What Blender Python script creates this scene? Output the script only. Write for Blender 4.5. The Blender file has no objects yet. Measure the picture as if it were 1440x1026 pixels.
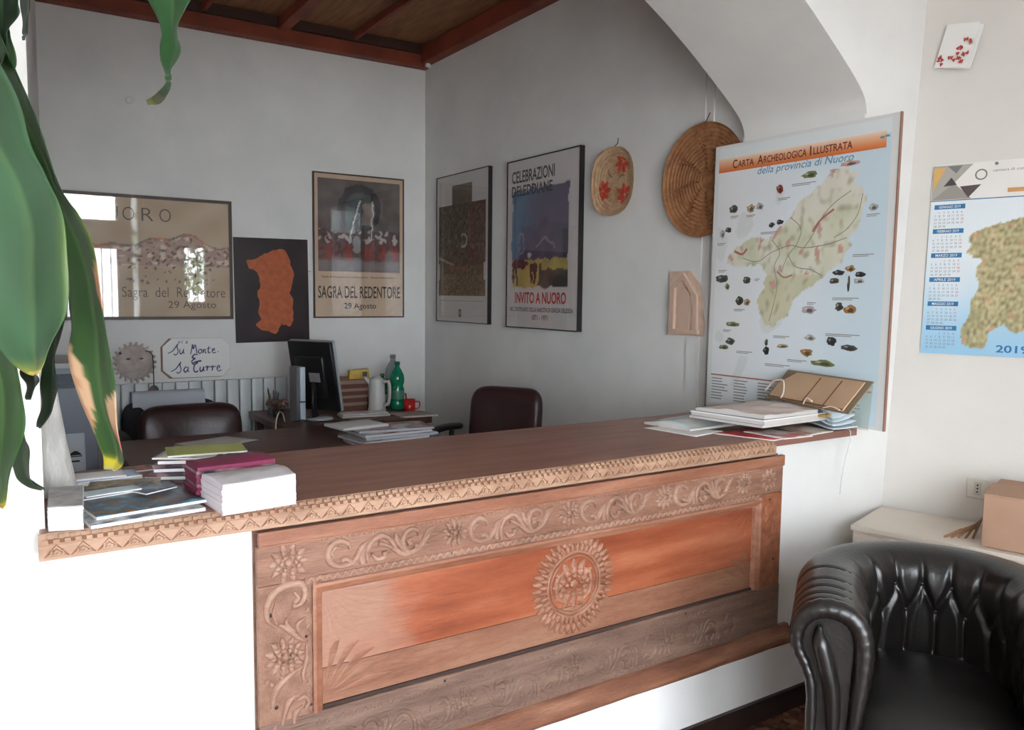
import bpy, bmesh, math, random
from mathutils import Vector, Matrix, noise
random.seed(7)
SC = bpy.context.scene
COL = SC.collection
PI = math.pi

# ------------------------------------------------------------------ helpers
def lin(c):
    return tuple((x/12.92 if x <= .04045 else ((x+.055)/1.055)**2.4) for x in c)

def rgb(r, g, b):
    return (r/255., g/255., b/255.)

def mixc(a, b, t):
    t = max(0., min(1., t))
    return tuple(x+(y-x)*t for x, y in zip(a, b))

def sstep(a, b, x):
    t = max(0., min(1., (x-a)/(b-a)))
    return t*t*(3-2*t)

def nz(x, y, z=0., s=1.):
    return noise.noise(Vector((x*s, y*s, z)))

MATS = {}
def mat(name, c, rough=.6, c2=None, nscale=8., stretch=(1, 1, 1), bump=0., bscale=None, metal=0., coat=0., spec=.5,
        trans=0., detail=6., lo=.35, hi=.65, c3=None, sheen=0., fine=0., patch=None):
    """Principled material; base colour wanders between c and c2 (sRGB) over object-space noise."""
    if name in MATS:
        return MATS[name]
    m = bpy.data.materials.new(name); m.use_nodes = True
    nt = m.node_tree; N = nt.nodes; L = nt.links
    b = N['Principled BSDF']
    b.inputs['Roughness'].default_value = rough
    b.inputs['Metallic'].default_value = metal
    b.inputs['Coat Weight'].default_value = coat
    b.inputs['Specular IOR Level'].default_value = spec
    b.inputs['Transmission Weight'].default_value = trans
    b.inputs['Sheen Weight'].default_value = sheen
    b.inputs['Base Color'].default_value = (*lin(c), 1)
    if c2 is not None or bump:
        tc = N.new('ShaderNodeTexCoord'); mp = N.new('ShaderNodeMapping')
        mp.inputs['Scale'].default_value = stretch
        L.new(tc.outputs['Object'], mp.inputs['Vector'])
    if c2 is not None:
        n = N.new('ShaderNodeTexNoise'); n.inputs['Scale'].default_value = nscale; n.inputs['Detail'].default_value = detail
        L.new(mp.outputs[0], n.inputs['Vector'])
        r = N.new('ShaderNodeValToRGB')
        r.color_ramp.elements[0].position = lo; r.color_ramp.elements[1].position = hi
        r.color_ramp.elements[0].color = (*lin(c), 1); r.color_ramp.elements[1].color = (*lin(c2), 1)
        if c3 is not None:
            e = r.color_ramp.elements.new((lo+hi)/2); e.color = (*lin(c3), 1)
        L.new(n.outputs['Fac'], r.inputs[0]); last = r.outputs[0]
        if patch:      # broad worn areas of another tone
            n3 = N.new('ShaderNodeTexNoise'); n3.inputs['Scale'].default_value = patch[1]; n3.inputs['Detail'].default_value = 3
            L.new(tc.outputs['Object'], n3.inputs['Vector'])
            r3 = N.new('ShaderNodeMapRange'); r3.inputs['From Min'].default_value = patch[2]; r3.inputs['From Max'].default_value = patch[3]
            sp3 = N.new('ShaderNodeSeparateXYZ'); L.new(tc.outputs['Object'], sp3.inputs[0])
            ad3 = N.new('ShaderNodeMath'); ad3.operation = 'MULTIPLY_ADD'; ad3.inputs[1].default_value = .9   # worn end of the board
            L.new(n3.outputs['Fac'], ad3.inputs[0]); L.new(sp3.outputs['X'], ad3.inputs[2]); L.new(ad3.outputs[0], r3.inputs['Value'])
            mx = N.new('ShaderNodeMix'); mx.data_type = 'RGBA'; mx.inputs['B'].default_value = (*lin(patch[0]), 1)
            L.new(r3.outputs[0], mx.inputs['Factor']); L.new(last, mx.inputs['A']); last = mx.outputs['Result']
        if fine:       # fine grain
            n4 = N.new('ShaderNodeTexNoise'); n4.inputs['Scale'].default_value = 26; n4.inputs['Detail'].default_value = 8; n4.inputs['Roughness'].default_value = .75
            L.new(mp.outputs[0], n4.inputs['Vector'])
            r4 = N.new('ShaderNodeMapRange'); r4.inputs['From Min'].default_value = .3; r4.inputs['From Max'].default_value = .7
            r4.inputs['To Min'].default_value = 1-fine; r4.inputs['To Max'].default_value = 1+fine*.6
            L.new(n4.outputs['Fac'], r4.inputs['Value'])
            m4 = N.new('ShaderNodeMix'); m4.data_type = 'RGBA'; m4.blend_type = 'MULTIPLY'; m4.inputs['Factor'].default_value = 1
            L.new(last, m4.inputs['A']); L.new(r4.outputs[0], m4.inputs['B']); last = m4.outputs['Result']
        L.new(last, b.inputs['Base Color'])
    if bump:
        n2 = N.new('ShaderNodeTexNoise'); n2.inputs['Scale'].default_value = bscale or nscale*4; n2.inputs['Detail'].default_value = 5
        L.new(mp.outputs[0], n2.inputs['Vector'])
        bp = N.new('ShaderNodeBump'); bp.inputs['Strength'].default_value = bump; bp.inputs['Distance'].default_value = .01
        L.new(n2.outputs['Fac'], bp.inputs['Height']); L.new(bp.outputs[0], b.inputs['Normal'])
    MATS[name] = m
    return m

def paintmat(name='painted_paper', rough=.6, spec=.4):
    """base colour from the mesh's own pigment attribute"""
    if name in MATS:
        return MATS[name]
    m = bpy.data.materials.new(name); m.use_nodes = True
    N = m.node_tree.nodes; b = N['Principled BSDF']
    a = N.new('ShaderNodeAttribute'); a.attribute_name = 'Col'
    m.node_tree.links.new(a.outputs['Color'], b.inputs['Base Color'])
    b.inputs['Roughness'].default_value = rough
    b.inputs['Specular IOR Level'].default_value = spec
    MATS[name] = m
    return m

def glassmat(name='picture_glass', tint=(1, 1, 1), rough=.02, ior=1.5, haze=0.):
    """clear sheet: transparent body with a Fresnel reflection"""
    if name in MATS:
        return MATS[name]
    m = bpy.data.materials.new(name); m.use_nodes = True
    nt = m.node_tree; N = nt.nodes; L = nt.links
    N.remove(N['Principled BSDF']); out = N['Material Output']
    t = N.new('ShaderNodeBsdfTransparent'); t.inputs[0].default_value = (*tint, 1)
    g = N.new('ShaderNodeBsdfGlossy'); g.inputs['Roughness'].default_value = rough
    lw = N.new('ShaderNodeLayerWeight'); lw.inputs['Blend'].default_value = .5
    pw = N.new('ShaderNodeMath'); pw.operation = 'POWER'; pw.inputs[1].default_value = 5
    f = N.new('ShaderNodeMath'); f.operation = 'MULTIPLY_ADD'; r0 = 2*((ior-1)/(ior+1))**2; f.inputs[1].default_value = 1-r0; f.inputs[2].default_value = r0
    L.new(lw.outputs['Facing'], pw.inputs[0]); L.new(pw.outputs[0], f.inputs[0])
    x = N.new('ShaderNodeMixShader')
    L.new(f.outputs[0], x.inputs[0]); L.new(t.outputs[0], x.inputs[1]); L.new(g.outputs[0], x.inputs[2])
    last = x
    if haze:
        d = N.new('ShaderNodeBsdfDiffuse'); d.inputs[0].default_value = (*lin((.85, .88, .86)), 1)
        y = N.new('ShaderNodeMixShader'); y.inputs[0].default_value = haze
        L.new(x.outputs[0], y.inputs[1]); L.new(d.outputs[0], y.inputs[2]); last = y
    L.new(last.outputs[0], out.inputs['Surface'])
    MATS[name] = m
    return m

def catmull(pts, n=6, closed=False):
    pts = [Vector(p) for p in pts]; out = []; m = len(pts)
    rng = range(m if closed else m-1)
    for i in rng:
        p1 = pts[i]; p2 = pts[(i+1) % m]
        p0 = pts[(i-1) % m] if (closed or i > 0) else p1*2-p2
        p3 = pts[(i+2) % m] if (closed or i < m-2) else p2*2-p1
        for k in range(n):
            t = k/n
            out.append(.5*((2*p1)+(p2-p0)*t+(2*p0-5*p1+4*p2-p3)*t*t+(3*p1-p0-3*p2+p3)*t**3))
    if not closed:
        out.append(pts[-1].copy())
    return out

FONTCACHE = {}
def glyphs(s, bold=0.):
    """flat triangles of a line of text in Blender's built-in face: (verts, faces, width, height)"""
    k = (s, bold)
    if k not in FONTCACHE:
        cu = bpy.data.curves.new('t', 'FONT'); cu.body = s; cu.size = 1; cu.resolution_u = 3; cu.offset = bold
        o = bpy.data.objects.new('t', cu); COL.objects.link(o)
        dg = bpy.context.evaluated_depsgraph_get(); dg.update()
        me = bpy.data.meshes.new_from_object(o.evaluated_get(dg))
        vs = [v.co.copy() for v in me.vertices]; fs = [tuple(p.vertices) for p in me.polygons]
        bpy.data.objects.remove(o); bpy.data.curves.remove(cu); bpy.data.meshes.remove(me)
        xs = [v.x for v in vs] or [0, 1]
        FONTCACHE[k] = (vs, fs, min(xs), max(xs))
    return FONTCACHE[k]

class MB:
    """collects geometry for ONE mesh object"""
    def __init__(s):
        s.bm = bmesh.new(); s.mi = 0; s.col = None
        s.cl = s.bm.verts.layers.float_color.new('Col')
        s.M = None
    def v(s, p, c=None):
        p = Vector(p)
        if s.M is not None: p = s.M @ p
        w = s.bm.verts.new(p)
        if c is None: c = s.col
        if c is not None: w[s.cl] = (*lin(c), 1)
        return w
    def f(s, vs, smooth=False):
        try:
            fc = s.bm.faces.new(vs)
        except ValueError:
            return None
        fc.material_index = s.mi; fc.smooth = smooth
        return fc
    def quad(s, a, b, c, d, smooth=False):
        return s.f([s.v(a), s.v(b), s.v(c), s.v(d)], smooth)
    def hexa(s, p):
        """8 corners: 0-3 bottom ccw, 4-7 top ccw"""
        vs = [s.v(q) for q in p]
        for q in ((3, 2, 1, 0), (4, 5, 6, 7), (0, 1, 5, 4), (1, 2, 6, 5), (2, 3, 7, 6), (3, 0, 4, 7)):
            s.f([vs[i] for i in q])
        return s
    def box(s, x0, x1, y0, y1, z0, z1):
        return s.hexa([(x0, y0, z0), (x1, y0, z0), (x1, y1, z0), (x0, y1, z0), (x0, y0, z1), (x1, y0, z1), (x1, y1, z1), (x0, y1, z1)])
    def rbox(s, x0, x1, y0, y1, z0, z1, r=.01, n=3):
        """box rounded on its vertical edges and softened on top and bottom"""
        def ring(rr, z, ins):
            out = []
            for cx, cy, a0 in ((x1, y1, 0), (x0, y1, 90), (x0, y0, 180), (x1, y0, 270)):
                sx = -1 if cx == x1 else 1; sy = -1 if cy == y1 else 1
                for k in range(n+1):
                    a = math.radians(a0+90*k/n)
                    out.append((cx+sx*(rr+ins)+rr*math.cos(a), cy+sy*(rr+ins)+rr*math.sin(a), z))
            return out
        e = min(r*.6, (z1-z0)*.45)
        rings = [ring(r, z0, e), ring(r, z0+e*.35, e*.25), ring(r, z0+e, 0), ring(r, z1-e, 0), ring(r, z1-e*.35, e*.25), ring(r, z1, e)]
        s.loft(rings, closed=True, caps=True)
        return s
    def prism(s, pts, h0, h1, axis='z'):
        """polygon (2D) extruded between h0 and h1"""
        def P(p, h):
            return {'z': (p[0], p[1], h), 'y': (p[0], h, p[1]), 'x': (h, p[0], p[1])}[axis]
        a = [s.v(P(p, h0)) for p in pts]; b = [s.v(P(p, h1)) for p in pts]
        s.f(a[::-1]); s.f(b); n = len(pts)
        for i in range(n):
            s.f([a[i], a[(i+1) % n], b[(i+1) % n], b[i]])
        return s
    def loft(s, rings, closed=True, caps=True, smooth=True):
        vr = [[s.v(p) for p in r] for r in rings]
        n = len(vr[0])
        for a, b in zip(vr, vr[1:]):
            for i in range(n if closed else n-1):
                j = (i+1) % n
                s.f([a[i], a[j], b[j], b[i]], smooth)
        if caps and closed:
            s.f(vr[0][::-1]); s.f(vr[-1])
        return s
    def tube(s, pts, r, n=8, caps=True, flat=1.):
        pts = [Vector(p) for p in pts]; m = len(pts); rings = []; up = None
        for i, p in enumerate(pts):
            d = (pts[min(i+1, m-1)]-pts[max(i-1, 0)])
            d = d.normalized() if d.length > 1e-9 else Vector((0, 0, 1))
            if up is None:
                up = Vector((0, 0, 1)) if abs(d.z) < .9 else Vector((1, 0, 0))
            x = d.cross(up)
            if x.length < 1e-6: x = d.cross(Vector((0, 1, .3)))
            x.normalize(); y = x.cross(d).normalized(); up = y
            rr = r[i] if isinstance(r, (list, tuple)) else r
            rings.append([p+x*(rr*math.cos(2*PI*k/n))+y*(rr*flat*math.sin(2*PI*k/n)) for k in range(n)])
        return s.loft(rings, True, caps)
    def lathe(s, prof, n=24, c=(0, 0, 0), smooth=True, caps=True):
        rings = [[(c[0]+r*math.cos(2*PI*k/n), c[1]+r*math.sin(2*PI*k/n), c[2]+z) for k in range(n)] for r, z in prof]
        return s.loft(rings, True, caps, smooth)
    def ball(s, c, r, n=10, sq=(1, 1, 1)):
        rings = []
        for i in range(1, n):
            a = PI*i/n
            rings.append([(c[0]+sq[0]*r*math.sin(a)*math.cos(2*PI*k/(2*n)), c[1]+sq[1]*r*math.sin(a)*math.sin(2*PI*k/(2*n)), c[2]-sq[2]*r*math.cos(a)) for k in range(2*n)])
        return s.loft(rings)
    def grid(s, fn, nu, nv, cfn=None, smooth=True, mfn=None):
        vs = [[s.v(fn(i/nu, j/nv), cfn(i/nu, j/nv) if cfn else None) for j in range(nv+1)] for i in range(nu+1)]
        m0 = s.mi
        for i in range(nu):
            for j in range(nv):
                if mfn: s.mi = mfn((i+.5)/nu, (j+.5)/nv)
                s.f([vs[i][j], vs[i+1][j], vs[i+1][j+1], vs[i][j+1]], smooth)
        s.mi = m0
        return s
    def paint(s, x0, y0, w, h, nx, ny, fn, z=0.):
        """flat picture in the local xy plane, pigment from fn(u, v)"""
        return s.grid(lambda u, v: (x0+w*u, y0+h*v, z), nx, ny, fn, smooth=False)
    def poly(s, pts, z=0.):
        return s.f([s.v((p[0], p[1], z)) for p in pts])
    def rect(s, x0, y0, x1, y1, z=0.):
        return s.poly(((x0, y0), (x1, y0), (x1, y1), (x0, y1)), z)
    def text(s, t, x, y, h, w=None, z=0., bold=0., shear=0., align='l', rot=0.):
        """text with capital height h (about), optionally fitted to width w"""
        vs, fs, a, b = glyphs(t, bold)
        k = h/.69; kx = (w/(b-a)) if w else k
        ww = (b-a)*kx
        ox = {'l': 0, 'c': -ww/2, 'r': -ww}[align]
        cr, sr = math.cos(rot), math.sin(rot)
        nv = []
        for p in vs:
            px = (p.x-a)*kx+p.y*k*shear+ox; py = p.y*k
            nv.append(s.v((x+px*cr-py*sr, y+px*sr+py*cr, z)))
        for q in fs:
            s.f([nv[i] for i in q])
        return s
    def ribbon(s, pts, w, h, n=5):
        """carved relief: pts (u, v) on the wall plane, half width w (list), height h; local x = u, y = v, z = out"""
        c = catmull([(p[0], p[1], 0) for p in pts], n)
        m = len(c); rings = []
        for i, p in enumerate(c):
            d = c[min(i+1, m-1)]-c[max(i-1, 0)]
            if d.length < 1e-9: d = Vector((1, 0, 0))
            d.normalize(); nx = Vector((-d.y, d.x, 0))
            t = i/(m-1)*(len(w)-1); a = int(min(t, len(w)-2)); ww = w[a]+(w[a+1]-w[a])*(t-a)
            hh = h*min(1, ww/max(w)+.25)
            rings.append([p+nx*ww, p+nx*ww*.72+Vector((0, 0, hh*.8)), p+Vector((0, 0, hh)), p-nx*ww*.72+Vector((0, 0, hh*.8)), p-nx*ww])
        s.loft(rings, closed=False, caps=False, smooth=True)
        return s
    def petal(s, cx, cy, r0, r1, a, w, h):
        c, d = math.cos(a), math.sin(a)
        return s.ribbon([(cx+c*r0, cy+d*r0), (cx+c*(r0*.6+r1*.4), cy+d*(r0*.6+r1*.4)), (cx+c*r1, cy+d*r1)], [w*.35, w, w*.9, w*.2], h, 4)
    def dome(s, cx, cy, r, h, n=14):
        rings = []
        for k in range(5):
            a = PI/2*k/5
            rings.append([(cx+r*math.cos(a)*math.cos(2*PI*i/n), cy+r*math.cos(a)*math.sin(2*PI*i/n), h*math.sin(a)) for i in range(n)])
        s.loft(rings, True, False); 
        s.f([s.v(p) for p in rings[-1]])
        return s
    def build(s, name, mats, parent=None, M=None, recalc=False, bevel=0.):
        if recalc:
            bmesh.ops.recalc_face_normals(s.bm, faces=s.bm.faces[:])
        me = bpy.data.meshes.new(name)
        s.bm.to_mesh(me); s.bm.free()
        for m in (mats if isinstance(mats, (list, tuple)) else [mats]):
            me.materials.append(m)
        o = bpy.data.objects.new(name, me); COL.objects.link(o)
        if parent is not None: o.parent = parent
        if M is not None: o.matrix_local = M
        if bevel:
            md = o.modifiers.new('soften', 'BEVEL'); md.width = bevel; md.segments = 2; md.limit_method = 'ANGLE'
        return o

def frame(origin, x, y):
    """matrix with local x, y axes and origin (z = x cross y)"""
    x = Vector(x).normalized(); y = Vector(y); y = (y-x*y.dot(x)).normalized(); z = x.cross(y)
    m = Matrix((x, y, z)).transposed().to_4x4(); m.translation = Vector(origin)
    return m

def tag(o, label, cat, group=None):
    o['label'] = label; o['category'] = cat
    if group: o['group'] = group
    return o

def thing(name, label, cat, M=None, group=None):
    o = bpy.data.objects.new(name, None); COL.objects.link(o); o.empty_display_size = .05
    if M is not None: o.matrix_world = M
    return tag(o, label, cat, group)

def T(x=0, y=0, z=0, rz=0.):
    return Matrix.Translation((x, y, z)) @ Matrix.Rotation(rz, 4, 'Z')

def struct(o):
    o['kind'] = 'structure'
    return o

def dup(root, M, label, group=None):
    r = root.copy(); COL.objects.link(r); r.matrix_world = M; r['label'] = label
    if group: r['group'] = group
    for ch in list(root.children):
        c = ch.copy(); COL.objects.link(c); c.parent = r; c.matrix_local = ch.matrix_local.copy()
        for g in list(ch.children):
            d = g.copy(); COL.objects.link(d); d.parent = c; d.matrix_local = g.matrix_local.copy()
    return r
# ------------------------------------------------------------------ camera
cam = bpy.data.cameras.new('camera'); co = bpy.data.objects.new('camera', cam); COL.objects.link(co)
YAW, PITCH, ROLL = 0.574910257, -0.0860429792, 0.0109468385
fw = Vector((math.sin(YAW)*math.cos(PITCH), math.cos(YAW)*math.cos(PITCH), math.sin(PITCH)))
rt = Vector((math.cos(YAW), -math.sin(YAW), 0)); up = rt.cross(fw)
r2 = rt*math.cos(ROLL)+up*math.sin(ROLL); u2 = -rt*math.sin(ROLL)+up*math.cos(ROLL)
mw = Matrix((r2, u2, -fw)).transposed().to_4x4(); mw.translation = (0, 0, 1.55)
co.matrix_world = mw
cam.sensor_fit = 'HORIZONTAL'; cam.sensor_width = 36; cam.lens = 36*1137.53/1440; cam.clip_start = .05
SC.camera = co

# ------------------------------------------------------------------ setting
plaster = mat('white_plaster', rgb(232, 230, 226), .85, rgb(224, 222, 219), 3., bump=.12, bscale=14)
plasterC = mat('warm_white_plaster', rgb(219, 213, 206), .85, rgb(211, 205, 198), 2., bump=.12, bscale=14)
WY, WB = 1.90, 2.49          # arch wall: entry face and office face
YA, XB, XL = 5.65, 2.85, .12  # office: far wall, right wall, left wall
HT = 3.42
CO = Vector((2.99, WY, 0)); CS = Vector((.28, -.96, 0)); CT = Vector((.067, 0, 1))   # the leaning entry wall on the right
def onC(a, z): return CO+CS*a+CT*z

# arch wall with its parapet, one mesh
LJ, RJ = .083, 2.815
arch = [(2.815, 2.24), (2.808, 2.28), (2.78, 2.325), (2.705, 2.39), (2.572, 2.487), (2.437, 2.58), (2.229, 2.705), (1.95, 2.84), (1.70, 2.92), (1.449, 2.95)]
arch = [tuple(p)[:2] for p in catmull([(a, b, 0) for a, b in arch], 5)]
arch = arch+[(2*1.449-x, z) for x, z in arch[::-1][1:]]
m = MB()
HA = HT
def archwall(y, flip):
    # face = polygon strips
    xr = 3.3; xl = -1.7
    def F(*p):
        vs = [m.v((a, y, b)) for a, b in p]
        m.f(vs if flip else vs[::-1])
    PZ = 1.027
    F((xl, 0), (xr, 0), (xr, PZ), (xl, PZ))
    F((RJ, PZ), (xr, PZ), (xr, 2.24), (RJ, 2.24)); F((xl, PZ), (LJ, PZ), (LJ, 2.24), (xl, 2.24))
    F((RJ, 2.24), (xr, 2.24), (xr, HA), (RJ, HA)); F((xl, 2.24), (LJ, 2.24), (LJ, HA), (xl, HA))
    for (xa, za), (xb, zb) in zip(arch, arch[1:]):
        F((xb, zb), (xa, za), (xa, HA), (xb, HA))
archwall(WY, True); archwall(WB, False)
sof = [(RJ, 1.027)]+arch+[(LJ, 1.027)]
for (xa, za), (xb, zb) in zip(sof, sof[1:]):
    m.quad((xa, WY, za), (xb, WY, zb), (xb, WB, zb), (xa, WB, za), smooth=False)
m.quad((LJ, WY, 1.027), (RJ, WY, 1.027), (RJ, WB, 1.027), (LJ, WB, 1.027))
m.box(RJ-.012, RJ+.05, WY+.001, WB-.001, 2.225, 2.248)   # impost ledge under the springing
struct(m.build('wall_arch', plaster))

m = MB(); m.box(XL-.2, 3.3, YA, YA+.2, 0, HT); struct(m.build('wall_back', plaster))
m = MB(); m.box(XB, XB+.2, WB, YA, 0, HT); struct(m.build('wall_right', plaster))
m = MB(); m.hexa([(-.15, WB, 0), (.10, WB, 0), (.30, YA, 0), (-.15, YA, 0), (-.15, WB, HT), (.10, WB, HT), (.30, YA, HT), (-.15, YA, HT)]); struct(m.build('wall_left', plaster))
# leaning entry wall
def c3(a, z, o=0):
    n = CS.normalized().cross(CT.normalized()).normalized()
    return onC(a, z)-n*o
m = MB(); m.hexa([c3(-.3, 0), c3(3.6, 0), c3(3.6, 0, .2), c3(-.3, 0, .2), c3(-.3, HT), c3(3.6, HT), c3(3.6, HT, .2), c3(-.3, HT, .2)])
struct(m.build('wall_entry_right', plasterC, recalc=True))
FY = -1.4
XE = -1.7
m = MB(); m.box(XE-.2, XE, FY-.2, WY, 0, HT); struct(m.build('wall_entry_left', plaster))
# street front with its openings
holes = [(-1.25, .0, .25, 2.3), (.2, 1.62, 0, 2.19), (.2, 1.62, 2.49, 2.95), (2.42, 2.80, 1.35, 2.25), (1.72, 1.90, .3, 2.95)]
xs = sorted({XE-.2, 4.3, *[h[0] for h in holes], *[h[1] for h in holes]})
zs = sorted({0, HT, *[h[2] for h in holes], *[h[3] for h in holes]})
m = MB()
for a, b in zip(xs, xs[1:]):
    for c, d in zip(zs, zs[1:]):
        if not any(h[0] <= a and b <= h[1] and h[2] <= c and d <= h[3] for h in holes):
            m.box(a, b, FY-.25, FY, c, d)
struct(m.build('wall_front', plaster))
pane = glassmat('window_glass')
white = mat('white_paint', rgb(225, 225, 222), .4)
iron = mat('black_iron', rgb(35, 33, 32), .5, metal=.4)
def opening(name, x0, x1, z0, z1, bars=0, rail=None, grille=False):
    f = MB(); w = .05; y0, y1 = FY-.16, FY-.10
    f.box(x0, x0+w, y0, y1, z0, z1); f.box(x1-w, x1, y0, y1, z0, z1); f.box(x0, x1, y0, y1, z1-w, z1); f.box(x0, x1, y0, y1, z0, z0+w)
    for k in range(bars):
        xx = x0+(x1-x0)*(k+1)/(bars+1); f.box(xx-.025, xx+.025, y0, y1, z0, z1)
    if rail: f.box(x0, x1, y0, y1, rail-.06, rail+.06)
    o = struct(f.build(name, white))
    g = MB(); g.quad((x0, FY-.13, z0), (x1, FY-.13, z0), (x1, FY-.13, z1), (x0, FY-.13, z1)); g.build('glass_pane', pane, o)
    if grille:
        g = MB(); n = int((x1-x0)/.11)
        for k in range(1, n):
            xx = x0+(x1-x0)*k/n; g.tube([(xx, FY-.21, z0), (xx, FY-.21, z1)], .007, 6)
        g.box(x0, x1, FY-.217, FY-.203, z0+.5*(z1-z0), z0+.5*(z1-z0)+.02)
        g.build('iron_grille', iron, o)
opening('door_1', .2, 1.62, 0, 2.19, 1, None, True)
opening('window_1', .2, 1.62, 2.49, 2.95)
opening('window_2', 2.42, 2.80, 1.35, 2.25, 0, None, True)
opening('window_3', -1.25, .0, .25, 2.3, 1)
framed_pane, pane = pane, glassmat('added_sidelight_glass', rough=.3, haze=.75)
opening('added_sidelight', 1.72, 1.90, .3, 2.95)  # added slot standing in for a sunlit white shutter, gives a bright reflected strip
pane = framed_pane

# floor
fl = bpy.data.materials.new('red_brown_terrazzo'); fl.use_nodes = True
nt = fl.node_tree; N = nt.nodes; L = nt.links; b = N['Principled BSDF']; b.inputs['Roughness'].default_value = .35
tc = N.new('ShaderNodeTexCoord'); vo = N.new('ShaderNodeTexVoronoi'); vo.inputs['Scale'].default_value = 42
L.new(tc.outputs['Object'], vo.inputs['Vector'])
rp = N.new('ShaderNodeValToRGB'); rp.color_ramp.interpolation = 'CONSTANT'
cols = [(0, rgb(96, 58, 44)), (.35, rgb(40, 28, 26)), (.6, rgb(120, 80, 60)), (.8, rgb(150, 115, 95)), (.92, rgb(60, 40, 34))]
rp.color_ramp.elements[0].color = (*lin(cols[0][1]), 1); rp.color_ramp.elements[1].position = cols[1][0]; rp.color_ramp.elements[1].color = (*lin(cols[1][1]), 1)
for p, c in cols[2:]:
    e = rp.color_ramp.elements.new(p); e.color = (*lin(c), 1)
sx = N.new('ShaderNodeSeparateColor'); L.new(vo.outputs['Color'], sx.inputs[0]); L.new(sx.outputs[0], rp.inputs[0]); L.new(rp.outputs[0], b.inputs['Base Color'])
m = MB(); m.box(XE-.2, 4.4, FY-.3, YA+.2, -.1, 0); struct(m.build('floor', fl))
street = mat('street_paving', rgb(190, 186, 180), .9, rgb(170, 165, 160), 4)
m = MB(); m.box(-14, 16, -16, FY-.3, -.16, -.04); struct(m.build('ground_street', street))

# ceilings: white over the entry, boards and beams over the office
m = MB(); m.box(XE-.2, 4.4, FY-.3, WY+.3, HT, HT+.1); struct(m.build('ceiling_entry', plaster))
board = mat('ceiling_boards', rgb(150, 100, 64), .75, rgb(126, 80, 50), 5, (6, .8, 1), bump=.25, bscale=30)
beamM = mat('red_brown_beam', rgb(142, 64, 40), .6, rgb(112, 48, 30), 4, (1, 1, 1), bump=.3, bscale=25)
m = MB(); m.box(XL-.2, XB+.2, WB-.02, YA+.2, 3.38, 3.48)
ceil = struct(m.build('ceiling', board))
def beam(x0, x1, y0, y1, z0, z1):
    m = MB(); m.box(x0, x1, y0, y1, z0, z1); return m.build('ceiling_beam', beamM, ceil, bevel=.008)
beam(XL, XB, YA-.10, YA-.002, 3.232, 3.37)
beam(XB-.09, XB-.002, WB, YA-.10, 3.25, 3.37)
for xx, w, z in ((1.73, .075, 3.30), (2.235, .03, 3.32), (1.22, .03, 3.32), (.72, .075, 3.30)):
    beam(xx-w/2, xx+w/2, WB, YA-.10, z, 3.375)
m = MB(); m.box(XL, XB-.09, YA-.14, YA-.10, 3.315, 3.378); m.build('ceiling_batten', mat('dark_batten', rgb(60, 34, 26), .7), ceil)
# crumbled plaster lump where the beam meets the corner
m = MB()
for k in range(7):
    m.ball((XB-.03+random.uniform(-.02, .02), YA-.11+random.uniform(-.02, .01), 3.235+random.uniform(0, .06)), random.uniform(.012, .022), 5)
struct(m.build('trim_1', plaster))
# baseboard under the counter wall
dark = mat('dark_baseboard', rgb(50, 34, 30), .4, rgb(38, 26, 24), 10)
m = MB(); m.box(LJ-1.6, 3.0, WY-.015, WY, 0, .08); struct(m.build('baseboard_arch', dark))
# painted-over cable duct on the office right wall
m = MB(); m.box(XB-.008, XB, 2.755, 2.835, 0, 3.25); m.box(XB-.010, XB, 2.70, 2.722, 0, 3.25)
struct(m.build('trim_2', plaster))
# ------------------------------------------------------------------ counter top
CT_Z, CF, CB = 1.058, 1.85, 2.47
topwood = mat('dark_counter_wood', rgb(146, 102, 86), .4, rgb(122, 80, 68), 3, (1, 7, 1), bump=.06, bscale=20)
edgewood = mat('carved_edge_wood', rgb(180, 145, 120), .6, rgb(154, 118, 94), 9, (1, 3, 3), bump=.2, bscale=60)
m = MB(); m.box(.072, 2.79, CF+.012, CB, CT_Z-.03, CT_Z)
m.box(2.30, 2.775, CF, CF+.012, CT_Z-.028, CT_Z)
counter = m.build('counter_top', topwood, bevel=.003)
tag(counter, 'long dark brown wooden counter top set in the arch, with a carved front edge', 'counter')
# plank joints are slim grooves of shadow between boards: separate boards of the top
m = MB()
x0, x1 = .068, 2.30
m.M = Matrix.Translation((0, CF, 0)) @ Matrix.Rotation(PI/2, 4, 'X')   # local x = X, y = Z, z = -Y
zt = CT_Z-.0004; zm = CT_Z-.018; zb = 1.006
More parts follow.
